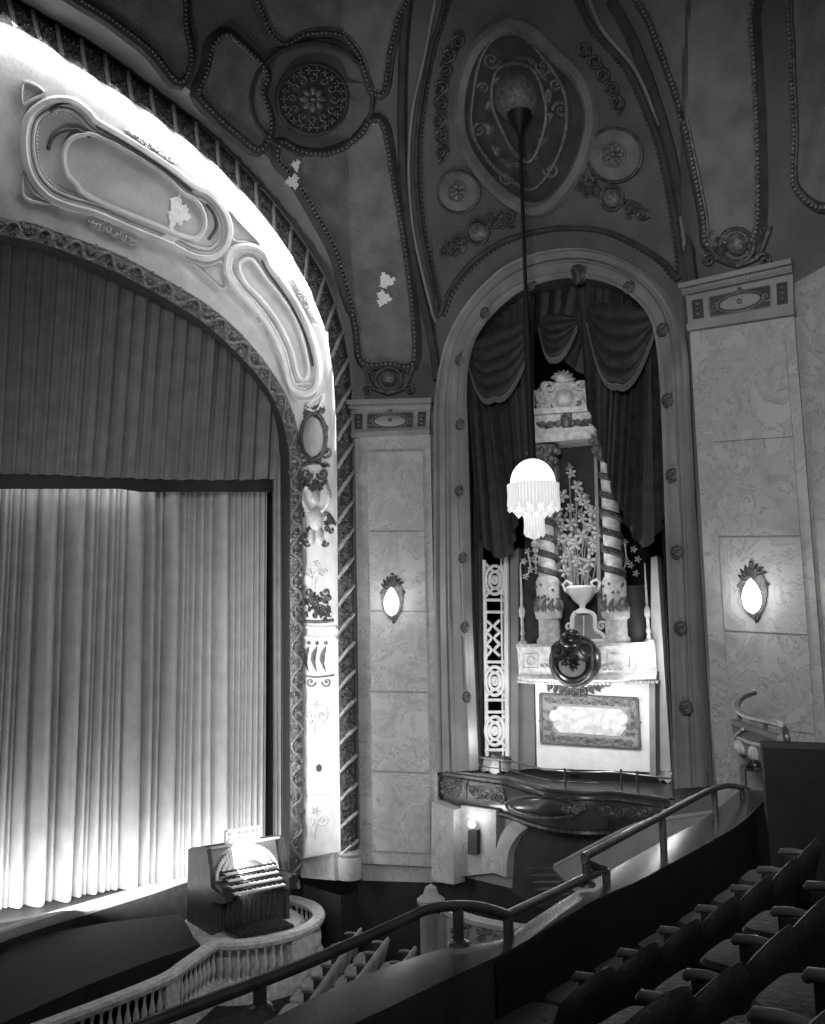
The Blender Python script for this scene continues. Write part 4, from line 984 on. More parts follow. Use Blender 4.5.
m1 = MB()
m1.cluster(BF, 452, 787, 9, 9, 18, 5, .05); m1.ring(BF, 452, 787, 9, 9, .02); m1.build('scroll_relief', 'orn', box); m1 = MB(); m1.rinceau(BF, [(470, 790), (488, 795), (506, 800)], 8.5, .025); m1.path(BF, [(466, 780), (466, 798)], .03, step=4); m1.cluster(BF, 488, 795, 16, 6, 14, 4, .03); m1.build('scroll_relief', 'orn', box)
m1 = MB(); m1.rinceau(BF, [(600, 811), (640, 812), (690, 804)], 8, .013)
m1.build('scroll_relief', 'orn', box)
m1 = MB(); m1.dome(BF, 543, 807, 34, 9, .09, .06, n=26); m1.build('long_tablet', 'ledge', box)
m1 = MB(); m1.cluster(BF, 575, 811, 10, 5, 10, 4, .12); m1.ring(BF, 543, 807, 37, 11, .02, .06); m1.build('tablet_scroll', 'orn', box)
# thin box rail
rl = thing('box_rail', tp[2], 'thin metal rail running along the top of the box front', 'railing')
m1 = MB(); m1.tube([p + Vector((0, 0, .28)) for p in brow(0, -.1)], .018, 6); m1.tube([p + Vector((0, 0, .12)) for p in brow(0, -.1)[:24]], .01, 6); m1.build('rail', 'brass', rl)
for i in (1, 9, 18, 27, 33, 39):
    p = brow(0, -.1)[i]; m1 = MB(); m1.tube([p, p + Vector((0, 0, .34))], .02, 6); m1.build('post', 'brass', rl)
# white dust sheets on the box floor
for (cx, cy, w, h, lab) in ((495, 767, 17, 7, 'crumpled white cloth lying on the box floor below the fretwork'), (668, 778, 11, 5, 'crumpled white cloth at the right end of the box floor')):
    m1 = MB(); Lf = Level(ZT - .04); rows = []
    for i in range(9):
        rr = 1 - i / 8; rows.append([Lf(cx + w * rr * math.cos(a) * (1 + .1 * math.sin(5 * a)), cy + h * rr * math.sin(a), .02 + .30 * (1 - rr) ** .6 + .03 * math.sin(7 * a + i)) for a in [2 * PI * k / 24 for k in range(24)]])
    m1.grid(rows, cu=True); tag(m1.build('white_cloth', 'white'), lab, 'cloth')
m1 = MB(); p = Level(ZT - .04)(575, 774); m1.lathe(p, [(0, 0), (.07, 0), (.06, .1), (.03, .3), (.012, .5), (0, .52)], 12); tag(m1.build('small_cone', 'grey'), 'small dark cone standing behind the middle of the box rail', 'cone')

# ------------------------------------------------------------------ wall below the box
m1 = wallgrid(u2, u3, 1.65, ZT - .5, .6, .6); struct(m1, 'wall_below_box', 'stone')
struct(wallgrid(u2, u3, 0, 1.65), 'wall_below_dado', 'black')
PW = PN.off(-.05)
m1 = MB(); m1.slab(PW, [(441, 800), (463, 808), (463, 882), (441, 878)], .25, -.1); m1.slab(PW, [(463, 805), (498, 810), (498, 872), (463, 876)], .05, -.1); struct(m1, 'trim_14', 'marble', smooth=False)
m1 = MB(); m1.slab(PW, [(514, 892), (517, 850), (524, 836), (536, 826), (560, 820), (640, 820), (640, 920), (560, 915)], .06, -.02); struct(m1, 'door_1', 'dark')
m1 = MB(); m1.grid([[PW(x, y, .10) for x, y in curveN([(498, 872), (500, 848), (507, 830), (518, 820), (530, 816)], 20)], [PW(x, y, .13) for x, y in curveN([(511, 876), (513, 852), (520, 838), (530, 828), (545, 822)], 20)], [PW(x, y, .0) for x, y in curveN([(514, 876), (516, 852), (523, 839), (533, 829), (548, 823)], 20)]]); struct(m1, 'trim_15', 'marble')
th = thing('passage_light', PW(475, 850, .1), 'small lit wall light on a dark box under the theatre box', 'wall light')
m1 = MB(); m1.slab(PW, [(473, 829), (482, 829), (482, 853), (473, 853)], .14, 0); m1.build('dark_box', 'dark', th, smooth=False)
p = PW(478, 823, .16); m1 = MB(); m1.ball(p, .07, 10); m1.build('bulb', 'lamp', th)
# stair parapet
SPn = Plane(plan(556, 13.6), plan(705, 11.6))
m1 = MB(); m1.slab(SPn, [(556, 868), (630, 830), (664, 822), (735, 812), (720, 905), (640, 920), (600, 915)], .06, -.12); tag(m1.build('stair_parapet', 'grey', smooth=False), 'plain pale grey stair parapet sloping below the theatre box', 'parapet')
m1 = MB(); m1.path(SPn, [(556, 868), (630, 830), (664, 822), (735, 812)], .06, .0, step=10); tag(m1.build('parapet_coping', 'stone'), 'rounded coping along the top of the pale stair parapet', 'coping')
m1 = MB(); s0 = plan(516, 15.6); 
for k in range(6): m1.slab(Plane(plan(520, 15.6 - .35 * k), plan(600, 14.2 - .35 * k)), [(520 + 3 * k, 862 + 7 * k), (556, 862 + 7 * k), (562, 872 + 7 * k), (520 + 3 * k, 872 + 7 * k)], .0, -.3)
tag(m1.build('stair_flight', 'dark', smooth=False), 'dark flight of steps rising through the doorway under the box', 'stairs')

# ------------------------------------------------------------------ sconces
def sconce(px, py, sc_, Q, lab):
    p = Q(px, py, .13); th = thing('wall_sconce', (0, 0, 0), lab, 'wall sconce', 'crested wall sconces')
    m = MB(); m.slab(LQ, [(x * 1.0, y) for x, y in curve([(0, -.42), (.12, -.30), (.2, -.1), (.22, .15), (.12, .36), (0, .45), (-.12, .36), (-.22, .15), (-.2, -.1), (-.12, -.30)], .06, True)], .04, 0); m.build('backplate', 'orndark', th)
    m = MB()
    for k in range(7): a = PI / 2 + (k - 3) * .42; m.leaf(LQ, 0, .25, a, .26, .05, .08)
    m.leaf(LQ, 0, -.28, -PI / 2, .2, .06, .08); m.scroll(LQ, .17, .12, .08, 0, 1.3, 1, .02); m.scroll(LQ, -.17, .12, .08, PI, 1.3, -1, .02); m.ball((0, .5, .03), .04, 8); m.build('crest', 'orndark', th)
    m = MB(); rows = []
    for i in range(13):
        v = i / 12; r = .155 * math.sin(PI * (v ** .8)) ** .7 if 0 < v < 1 else .0; r = max(r, .0)
        rows.append([Vector((r * math.cos(2 * PI * k / 16), -.33 + .58 * v, .13 + r * math.sin(2 * PI * k / 16) * .7)) for k in range(16)])
    m.grid(rows, cu=True); m.build('glass_shade', 'sconceg', th)
    place(th, p, Q.n); th.scale = (sc_,) * 3; return p
sp1 = sconce(394, 600, .98, PL, 'lit crested wall sconce on the left marble pilaster')
sp2 = sconce(757, 594, .84, PR, 'lit crested wall sconce on the right marble pilaster')

# ------------------------------------------------------------------ chandelier
cp = S(531, 112, .35); chd = Vector((cp.x, cp.y, 0))
def cz(y): return zpx(chd, y)
PX = cp.y / FPX                                     # metres per pixel there
zb = cz(574); cb = Vector((cp.x, cp.y, zb))
ch = thing('chandelier', cb, 'lit globe chandelier with crystal fringe hanging on a long rod before the niche', 'chandelier')
m1 = MB(); m1.tube([(cp.x, cp.y, cz(118)), (cp.x, cp.y, cz(462))], .033, 8); m1.lathe((cp.x, cp.y, 0), [(0, cz(112)), (.22, cz(114)), (.16, cz(122)), (.05, cz(130)), (.04, cz(136))], 16); m1.lathe((cp.x, cp.y, 0), [(.05, cz(300)), (.07, cz(330)), (.07, cz(455)), (.09, cz(460)), (0, cz(461))], 10); m1.build('rod', 'rod', ch)
m1 = MB(); m1.lathe((cp.x, cp.y, 0), [(0, cz(458))] + [(23 * PX * math.sin(a), cz(484) + (cz(459) - cz(484)) * math.cos(a)) for a in [PI / 2 * k / 8 for k in range(1, 9)]] + [(22 * PX, cz(486)), (0, cz(487))], 32); m1.build('opal_dome', 'lamp', ch)
def fringe(r, y0, y1, n, name, jag=.3, w=.018):
    m = MB()
    for k in range(n):
        a = 2 * PI * k / n; z0 = cz(y0); z1 = cz(y1) - jag * (cz(y0) - cz(y1)) * (.5 + .5 * math.sin(k * 1.9)) * .6; x = cp.x + r * math.cos(a); y = cp.y + r * math.sin(a)
        m.lathe((x, y, 0), [(0, z0), (w, z0 - .01), (w * .8, (z0 + z1) / 2), (w * 1.2, z1 + .04), (0, z1)], 5)
    m.build(name, 'crystal', ch)
fringe(24.5 * PX, 484, 506, 46, 'upper_crystal_fringe', .5, .035); fringe(17 * PX, 500, 514, 34, 'middle_crystal_fringe', .4, .03); fringe(9 * PX, 514, 534, 20, 'lower_crystal_fringe', .3, .03)
m1 = MB(); m1.lathe((cp.x, cp.y, 0), [(0, cz(487)), (22 * PX, cz(488)), (24 * PX, cz(496)), (14 * PX, cz(506)), (9 * PX, cz(510)), (8 * PX, cz(530)), (5 * PX, cz(538)), (0, cz(540))], 24); m1.build('lamp_bowl', 'crystal', ch)
m1 = MB(); 
for y, r in ((544, 4), (550, 3), (556, 2.4), (562, 2), (568, 1.5), (573, 1.2)): m1.ball((cp.x, cp.y, cz(y)), r * PX, 8)
m1.tube([(cp.x, cp.y, cz(538)), (cp.x, cp.y, cz(574))], .012, 6); m1.build('tail_pendant', 'ivory', ch)

# ------------------------------------------------------------------ organ console
yaw = math.radians(36)
LZ = .9
p0 = Level(LZ)(243, 922); KX = Matrix.Translation((p0.x, p0.y, LZ)) @ Matrix.Rotation(yaw, 4, 'Z')
con = thing('organ_console', (0, 0, 0), 'theatre organ console with a lit music desk on the round lift', 'organ console')
W2 = .78
m1 = MB()                                            # case: local x right, -y front
prof_ = [(.75, 0), (.75, 1.28), (.1, 1.42), (-.12, 1.42), (-.28, 1.0), (-.32, .80), (-.72, .76), (-.78, .62), (-.35, .56), (-.35, 0)]
for sx in (-1, 1):
    x0 = sx * W2; x1 = sx * (W2 - .08); n = len(prof_)
    v = [Vector((x0, y, z)) for y, z in prof_] + [Vector((x1, y, z)) for y, z in prof_]
    m1.add(v, [tuple(range(n)), tuple(range(2 * n - 1, n - 1, -1))] + [(i, (i + 1) % n, n + (i + 1) % n, n + i) for i in range(n)])
m1.build('side_panel', 'ebony', con, smooth=False)
m1 = MB(); m1.bx(-W2 + .05, W2 - .05, -.30, .72, 0, .56); m1.bx(-W2 + .05, W2 - .05, .2, .74, .5, 1.26); m1.box((0, .42, 1.34), (W2 - .04, 0, 0), (0, .33, -.07), (0, .02, .02)); m1.build('case', 'ebony', con, smooth=False)
m1 = MB(); m1.box((0, .0, 1.17), (W2 - .1, 0, 0), (0, .09, .22), (0, .02, -.01)); m1.build('stop_jamb', 'grey', con, smooth=False)
m1 = MB()                                            # horseshoe of lit stop tabs
for r, rz in ((.62, 1.03), (.52, .98), (.43, .93)):
    for k in range(27):
        a = PI * (.06 + .88 * k / 26); x = r * math.cos(a); zz_ = .82 + .52 * (r / .62) * math.sin(a); yy = -.17 + (zz_ - .82) * .30 - .05
        m1.box((x, yy, zz_), (.02, 0, 0), (0, .012, .0), (0, .02, .045))
m1.build('stop_tabs', 'white', con, smooth=False)
m1 = MB(); rows = []
for k in range(25):
    a = PI * k / 24; rows.append([Vector((r * math.cos(a), -.12 + (.52 * r / .62 * math.sin(a)) * .3, .82 + .52 * r / .62 * math.sin(a))) for r in (.38, .68)])
m1.grid(rows); m1.build('horseshoe_rail', 'ivory', con)
for i in range(4):                                   # manuals
    y1 = -.70 + .13 * i; z1 = .70 + .085 * i
    m1 = MB()
    for k in range(36): m1.bx(-.5 + k * .0278, -.5 + k * .0278 + .025, y1 - .02, y1 + .12, z1, z1 + .03)
    mk = m1.build('manual', 'white', con, smooth=False)
    m1 = MB()
    for k in range(35):
        if k % 7 not in (2, 6): m1.bx(-.5 + k * .0278 + .019, -.5 + k * .0278 + .034, y1 + .04, y1 + .12, z1 + .03, z1 + .045)
    m1.build('black_keys', 'black', mk, smooth=False)
    m1 = MB(); m1.bx(-.56, .56, y1 + .10, y1 + .14, z1 - .03, z1 + .05); m1.build('key_slip', 'ebony', mk, smooth=False)
for sx in (-1, 1):
    m1 = MB(); m1.bx(min(sx * .56, sx * .74), max(sx * .56, sx * .74), -.74, -.2, .62, .84); m1.lathe((sx * .66, -.68, .84), [(.07, -.02), (.07, .03), (0, .05)], 12); m1.build('key_cheek', 'ebony', con, smooth=False)
th2 = m1 = MB(); m1.bx(-.36, .36, .05, .07, 1.42, 1.47)
for k in range(5): m1.bx(-.36 + .172 * k, -.34 + .172 * k, .05, .07, 1.42, 1.66)
m1.bx(-.36, .36, .05, .07, 1.62, 1.66); m1.bx(-.36, .36, .05, .07, 1.52, 1.55); m1.build('music_desk', 'white', con, smooth=False)
m1 = MB(); m1.bx(-.7, .7, -.1, .0, 1.4, 1.43); m1.build('lamp_bar', 'ivory', con, smooth=False)
m1 = MB(); m1.bx(-.55, .55, -.95, -.4, .02, .06)
for k in range(24): m1.bx(-.52 + k * .044, -.50 + k * .044, -.98, -.4, .06, .09)
m1.build('pedalboard', 'darkwood', con, smooth=False)
m1 = MB(); m1.bx(-.5, .5, -.345, -.335, .08, .5)
for k in range(5): m1.bx(-.5 + .24 * k, -.47 + .24 * k, -.36, -.34, .08, .5)
m1.build('kneeboard', 'darkwood', con, smooth=False)
con.matrix_world = KX
# round lift platform
pc = KX @ Vector((0.0, .05, 0)); RP = 1.12
lift = thing('lift_platform', (pc.x, pc.y, 0), 'round cream lift platform under the organ console', 'lift platform')
m1 = MB(); m1.lathe((pc.x, pc.y, 0), [(RP - .06, 0), (RP - .06, .62), (RP, .66), (RP + .04, .72), (RP + .04, .82), (RP, .86), (RP - .03, LZ), (0, LZ)], 56); m1.build('drum', 'ivory', lift)
m1 = MB(); 
for k in range(56):
    a = 2 * PI * k / 56
    if k % 4 == 0: m1.box((pc.x + (RP - .05) * math.cos(a), pc.y + (RP - .05) * math.sin(a), .36), Vector((math.cos(a), math.sin(a), 0)) * .02, Vector((-math.sin(a), math.cos(a), 0)) * .03, (0, 0, .28))
m1.build('drum_pilasters', 'ivory', lift, smooth=False)
# pit balustrade, sweeping round the lift and off to the left
RQ = RP + .30; path_ = []
for k in range(0, 21): a = math.radians(62 - 160 * k / 20); path_.append((pc.x + RQ * math.cos(a), pc.y + RQ * math.sin(a)))
e1 = Level(1.0)(165, 975); e2 = Level(1.0)(100, 1001); e3 = Level(1.0)(-60, 1060)
path_ += [(lerp(Vector(path_[-1]), Vector((e1.x, e1.y)), t)[0], lerp(Vector(path_[-1]), Vector((e1.x, e1.y)), t)[1]) for t in (.35, .7)] + [(e1.x, e1.y), (e2.x, e2.y), (e3.x, e3.y)]
bal = thing('pit_balustrade', (path_[12][0], path_[12][1], 0), 'curved cream balustrade of the orchestra pit sweeping round the console lift', 'balustrade')
pp = curve(path_, .12)
def prow2(off, z):
    r = []
    for i, p in enumerate(pp):
        t = Vector(pp[min(i + 1, len(pp) - 1)]) - Vector(pp[max(i - 1, 0)]); n = Vector((t.y, -t.x)).normalized(); r.append(Vector((p[0] + n.x * off, p[1] + n.y * off, z)))
    return r
m1 = MB(); m1.grid([prow2(-.10, .88), prow2(-.12, .95), prow2(-.09, 1.0), prow2(.09, 1.0), prow2(.12, .95), prow2(.10, .88)], cv=True); m1.build('top_rail', 'ivory', bal)
m1 = MB(); m1.grid([prow2(-.10, 0), prow2(-.10, .3), prow2(-.07, .36), prow2(.07, .36), prow2(.10, .3), prow2(.10, 0)], cv=True); m1.build('bottom_rail', 'ivory', bal)
def baluster_mesh():
    m = MB(); m.lathe((0, 0, 0), [(.04, 0), (.04, .04), (.022, .07), (.045, .18), (.05, .24), (.025, .36), (.02, .44), (.038, .48), (.038, .54)], 10); return m
bp = None
sec = [(i, p) for i, p in enumerate(pp)]
L = [0]
for a, b in zip(pp, pp[1:]): L.append(L[-1] + math.dist(a, b))
nb = 0; k = 0; s = .1
panels = []
while s < L[-1] - .1 and nb < 98:
    i = max(j for j in range(len(L)) if L[j] <= s); f = (s - L[i]) / max(1e-6, (L[min(i + 1, len(L) - 1)] - L[i]))
    x = pp[i][0] + (pp[min(i + 1, len(pp) - 1)][0] - pp[i][0]) * f; y = pp[i][1] + (pp[min(i + 1, len(pp) - 1)][1] - pp[i][1]) * f
    if 2.0 < s < 2.7 or 5.2 < s < 5.6: panels.append((x, y, i))
    else:
        if bp is None: bp = baluster_mesh().build('baluster', 'ivory', bal, origin=None); o = bp; me0 = bp.data
        if nb == 0:
            me0.transform(Matrix.Translation(ORG[bal])); 
        else: o = bp.copy(); col.objects.link(o); o.parent = bal
        o.location = Vector((x, y, .35)) - ORG[bal]; nb += 1
    s += .15
m1 = MB()
for a, b in ((2.0, 2.7), (5.2, 5.6)):
    idx = [i for i in range(len(L)) if a - .05 <= L[i] <= b + .05]
    if len(idx) > 1:
        A = prow2(-.07, .34); B = prow2(-.07, .9); C_ = prow2(.07, .9); D_ = prow2(.07, .34)
        m1 = MB(); m1.grid([[R_[i] for i in idx] for R_ in (A, B, C_, D_)], cv=True); m1.build('solid_panel', 'ivory', bal)

# ------------------------------------------------------------------ curved stalls wall with post
L14 = Level(1.35)
wpts = [(438, 907), (448, 907), (465, 914), (500, 922), (550, 926), (620, 925), (680, 915)]
wc = [L14(x, y) for x, y in curve(wpts, 6)]
th = thing('stalls_parapet', (wc[6].x, wc[6].y, 0), 'low curved panelled parapet on the stalls floor below the wall light', 'parapet')
def off2(c, o_, z):
    r = []
    for i, p in enumerate(c):
        t = c[min(i + 1, len(c) - 1)] - c[max(i - 1, 0)]; n = Vector((t.y, -t.x, 0)).normalized(); r.append(Vector((p.x + n.x * o_, p.y + n.y * o_, z)))
    return r
m1 = MB(); m1.grid([off2(wc, .08, 0), off2(wc, .08, 1.25), off2(wc, -.08, 1.25), off2(wc, -.08, 0)]); m1.build('wall', 'stone', th); WS = Surf(m1.v, m1.f)
m1 = MB(); m1.grid([off2(wc, .12, 1.25), off2(wc, .13, 1.33), off2(wc, -.13, 1.33), off2(wc, -.12, 1.25)], cv=True); m1.build('coping', 'marble', th)
m1 = MB()
for x in (460, 486, 516, 548): m1 = MB(); m1.cluster(WS, x, 932, 9, 5, 12, 5, .04); m1.build('relief', 'orn', th)

pq = L14(431, 903); m1 = MB(); m1.lathe((pq.x, pq.y, 0), [(.26, 0), (.26, .15), (.2, .2), (.2, 1.3), (.25, 1.36), (.25, 1.42), (.14, 1.5), (.1, 1.62), (0, 1.68)], 20); tag(m1.build('newel_post', 'stone'), 'rounded newel post at the left end of the curved stalls parapet', 'post')

# ------------------------------------------------------------------ seats
def seat_proto(mt, am, lab, grp):
    t = thing('theatre_seat', (0, 0, 0), lab, 'seat', grp)      # local: faces +y, width along x
    m = MB(); rows = []
    for i in range(15):
        v = i / 14; row = []
        for j in range(17):
            s = j / 16 * 2 - 1; z = .34 + v * (.36 + .12 * (1 - s * s)) ; y = -.02 - .13 * v + .10 * (s * s) 
            row.append((Vector((s * .255, y, z)), v, s))
        rows.append(row)
    front = [[p + Vector((0, .055 * math.sqrt(max(0, 1 - abs(s) ** 4)) * (1 - v ** 10), 0)) for p, v, s in r] for r in rows]
    backr = [[p - Vector((0, .05 * math.sqrt(max(0, 1 - abs(s) ** 6)) * (1 - v ** 14) + .008, 0)) for p, v, s in r] for r in rows]
    m.grid(front); m.grid(backr); m.grid([front[-1], backr[-1]]); m.grid([[r[0] for r in front], [r[0] for r in backr]]); m.grid([[r[-1] for r in front], [r[-1] for r in backr]]); m.grid([front[0], backr[0]])
    m.build('seat_back', mt, t)
    m = MB(); rows = []
    for z, g in ((.36, .22), (.38, .235), (.45, .24), (.475, .22), (.485, .12), (.485, .01)):
        rows.append([Vector((g * (abs(math.cos(a)) ** .4) * (1 if math.cos(a) > 0 else -1), .21 + g * 1.0 * (abs(math.sin(a)) ** .4) * (1 if math.sin(a) > 0 else -1), z)) for a in [2 * PI * k / 24 for k in range(24)]])
    m.grid(rows, cu=True); m.build('seat_cushion', mt, t)
    m = MB(); m.tube([(.29, -.04, .61), (.29, .0, .635), (.29, .10, .64), (.29, .19, .63), (.29, .21, .61)], [.018, .024, .026, .026, .018], 10); m.build('armrest', am, t)
    m = MB(); m.bx(.28, .30, -.06, .18, 0, .61); m.build('side_standard', 'dark', t, bevel=.01, smooth=False)
    return t
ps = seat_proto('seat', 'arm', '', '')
# balcony seats: rows curve with the parapet
rowA = [((575, 968), 0), ((619, 945), 0), ((660, 923), 0), ((697, 902), 0), ((731, 882), 0), ((758, 864), 0), ((780, 846), 0)]
rowB = [((640, 985), 0), ((686, 964), 0), ((734, 930), 0), ((773, 903), 0), ((806, 878), 0)]
rowC = [((752, 1000), 0), ((806, 962), 0), ((850, 925), 0)]
first = True
ordn = ['nearest the camera end', 'second from the camera end', 'third from the camera end', 'fourth from the camera end', 'fifth from the camera end', 'sixth from the camera end', 'at the far end']
for rw, zarm, rl_, wh in ((rowA, CZ - 1.80, 'front balcony row behind the parapet', 7), (rowB, CZ - 1.45, 'second balcony row', 5), (rowC, CZ - 1.15, 'third balcony row', 3)):
    LV = Level(zarm); pts = [LV(*p) for p, _ in rw]
    for i, p in enumerate(pts):
        t = pts[min(i + 1, len(pts) - 1)] - pts[max(i - 1, 0)]; ang = math.atan2(t.y, t.x)
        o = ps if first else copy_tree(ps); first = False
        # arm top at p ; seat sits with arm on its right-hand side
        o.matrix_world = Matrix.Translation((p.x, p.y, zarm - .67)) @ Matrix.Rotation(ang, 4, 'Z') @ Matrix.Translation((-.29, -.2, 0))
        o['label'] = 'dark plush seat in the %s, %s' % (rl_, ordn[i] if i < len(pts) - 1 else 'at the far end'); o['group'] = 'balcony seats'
# balcony floor steps
def step_floor(rw, zarm, nm, back, fwd=.75):
    LV = Level(zarm); pts = [LV(*p) for p, _ in rw]; t0 = (pts[-1] - pts[0]).normalized(); pts = [pts[0] - t0 * 4] + pts + [pts[-1] + t0 * 4]
    z = zarm - .67; n = Vector((-t0.y, t0.x, 0)); m = MB()
    A = [Vector((p.x, p.y, z)) + n * fwd for p in pts]; B = [Vector((p.x, p.y, z)) - n * back for p in pts]
    m.grid([A, B, [p - Vector((0, 0, .35)) for p in B], [p - Vector((0, 0, .35)) for p in A]], cv=True); struct(m, nm, 'carpet', smooth=False)
step_floor(rowA, CZ - 1.80, 'floor_balcony_1', .35); step_floor(rowB, CZ - 1.45, 'floor_balcony_2', .4, .35); step_floor(rowC, CZ - 1.15, 'floor_balcony_3', 1.2, .35)
# stalls seats
pt = seat_proto('seat_stage_lit', 'arm', '', ''); pt.name = 'theatre_seat'
k0 = 0; lab2 = {0: 'stalls row nearest the console', 1: 'middle stalls row', 2: 'stalls row farthest from the console'}
pos5 = ['nearest the lift', 'second from the far wall', 'third along', 'fourth along', 'fifth along', 'at the near end']
for r in range(3):
    A = Level(.85)(352 + 27 * r, 926 + 9 * r); B = Level(.85)(318 + 24 * r, 972 + 10 * r); d = (B - A).normalized(); n = 6
    for i in range(n):
        p = A + d * .56 * i; ang = math.atan2(-d.y, -d.x)
        o = pt if k0 == 0 else copy_tree(pt); k0 += 1
        o.matrix_world = Matrix.Translation((p.x, p.y, 0)) @ Matrix.Rotation(ang, 4, 'Z')
        o['label'] = 'stage-lit grey seat, %s, %s' % (lab2[r], ['farthest from the camera', 'second from the far end', 'third from the far end', 'fourth from the far end', 'fifth from the far end', 'closest to the camera'][i]); o['group'] = 'stalls seats'

# ------------------------------------------------------------------ balcony parapet
ZL = 4.2; LL = Level(ZL)
near = [(120, 1140), (250, 1078), (345, 1028), (400, 1002), (458, 974), (510, 950), (560, 920), (600, 897), (631, 884), (677, 860), (720, 836), (745, 820), (773, 792)]
far = [(100, 1098), (240, 1034), (330, 990), (400, 962), (455, 946), (500, 940), (540, 914), (585, 886), (625, 862), (668, 838), (705, 818), (740, 790)]
nc = [LL(x, y) for x, y in curveN(near, 44)]; fc = [LL(x, y) for x, y in curveN(far, 44)]
par = thing('balcony_parapet', (nc[20].x, nc[20].y, 2.6), 'broad dark parapet ledge sweeping along the front of the balcony', 'parapet')
dn = Vector((0, 0, 1))
m1 = MB(); m1.grid([[p - dn * 1.5 for p in nc], [p - dn * .04 for p in nc], nc, [lerp(a, b, .5) + dn * .01 for a, b in zip(nc, fc)], fc, [p - dn * .05 for p in fc]]); m1.build('ledge', 'ledge', par)
m1 = MB(); m1.grid([[p - dn * .05 for p in fc], [p - dn * .2 + Vector((-.05, .05, 0)) for p in fc], [p - dn * 1.3 for p in fc]]); m1.build('front_face', 'dark', par)
m1 = MB(); m1.grid([[lerp(b, a, -.0) + Vector((.02, -.02, 0)) - dn * .0 for a, b in zip(fc[24:], nc[24:])], [lerp(b, a, -.0) + Vector((.02, -.02, 0)) - dn * 1.5 for a, b in zip(fc[24:], nc[24:])]]); m1.build('rear_face', 'black', par)
NP = len(nc); ncp = curveN(near, 44); fcp = curveN(far, 44)
def rdep(px):                                        # distance of the rail line at column px
    pts = [(fcp[i][0] * .7 + ncp[i][0] * .3, fc[i].y * .7 + nc[i].y * .3) for i in range(NP)]
    for a, b in zip(pts, pts[1:]):
        if a[0] <= px <= b[0]: return a[1] + (b[1] - a[1]) * (px - a[0]) / (b[0] - a[0])
    return pts[0][1] if px < pts[0][0] else pts[-1][1]
def railing(paths, posts, lab, r=.03):
    th = thing('handrail', atY(*posts[0][:2], rdep(posts[0][0])), lab, 'handrail', 'balcony handrails')
    for pth in paths:
        m = MB(); m.tube([atY(x, y, rdep(x)) for x, y in curve(pth, 8)], r, 10); m.build('rail', 'brass', th)
    for x, y0, y1 in posts:
        p = atY(x, y0, rdep(x)); z1 = zpx(p, y1); m = MB(); m.tube([p, (p.x, p.y, z1)], r * 1.05, 8); m.lathe((p.x, p.y, z1), [(0, 0), (r * 2.2, 0), (r * 2, .02), (r * 1.1, .03)], 12); m.build('post', 'brass', th)
railing([[(60, 1058), (200, 1004), (300, 966), (400, 922), (425, 910), (450, 906), (480, 907), (508, 915)]], [(458, 908, 945), (260, 983, 1010)], 'lowest handrail section curving over the dark ledge at bottom centre')
railing([[(508, 915), (560, 890), (604, 869)], [(584, 860), (592, 865), (604, 869)]], [(508, 915, 948), (606, 869, 892)], 'middle handrail section between the two low posts')
railing([[(584, 857), (650, 822), (716, 788), (742, 788)]], [(586, 858, 886), (662, 816, 858), (714, 789, 828), (742, 789, 826)], 'upper handrail section rising to the right above the ledge')
railing([[(743, 768), (756, 752), (768, 733)], [(743, 768), (766, 769)]], [(743, 768, 790), (760, 745, 766)], 'short steep handrail section at the far right end of the ledge', .035)
# end loge at right
lp = [(730, 720), (733, 729), (742, 735), (756, 740), (768, 745), (778, 748)]
lcn = [atY(x, y, 11.4 - 1.9 * min(1, (x - 730) / 48)) for x, y in curve(lp, 4)]; zl_ = lcn[0].z
lcn = [Vector((p.x, p.y, zl_)) for p in lcn]
lg = thing('side_loge', lcn[4] - dn * .9, 'small round ended loge with light front panels at the right wall', 'loge')
m1 = MB(); m1.grid([[p + Vector((.12, .22, .0)) for p in lcn], lcn, [p - dn * .05 for p in lcn], [p - dn * .08 + Vector((.03, .03, 0)) for p in lcn], [p - dn * .38 + Vector((.06, .06, 0)) for p in lcn], [p - dn * .6 + Vector((.3, .2, 0)) for p in lcn]]); m1.build('front', 'stone', lg); LG = Surf(m1.v, m1.f)
m1 = MB(); m1.dome(LG, 740, 748, 4, 9, .05, -.3); m1.dome(LG, 754, 754, 4, 9, .05, -.2); m1.path(LG, [(732, 734), (748, 742), (770, 747)], .02, step=4); m1.build('front_panels', 'ivory', lg)
m1 = MB(); m1.tube([atY(*q) for q in curve([(756, 692, 11.5), (745, 696, 11.5), (738, 703, 11.4), (738, 710, 11.2), (748, 717, 10.8), (765, 721, 10.2), (781, 725, 9.7), (786, 734, 9.5), (788, 748, 9.5)], 2)], .035, 8)
m1.build('loge_rail', 'brass', lg)
for x, y, Y, y1 in ((739, 708, 11.3, 733), (765, 721, 10.2, 744)):
    p = atY(x, y, Y); m1 = MB(); m1.tube([p, (p.x, p.y, zpx(p, y1))], .025, 6); m1.build('post', 'brass', lg)
m1 = MB(); q = atY(770, 747, 9.0); m1.box((q.x + .35, q.y + .1, q.z - .8), (.33, -.18, 0), (.1, .3, 0), (0, 0, .8)); tag(m1.build('parapet_end_block', 'black', smooth=False), 'black block ending the balcony parapet under the side loge', 'block')

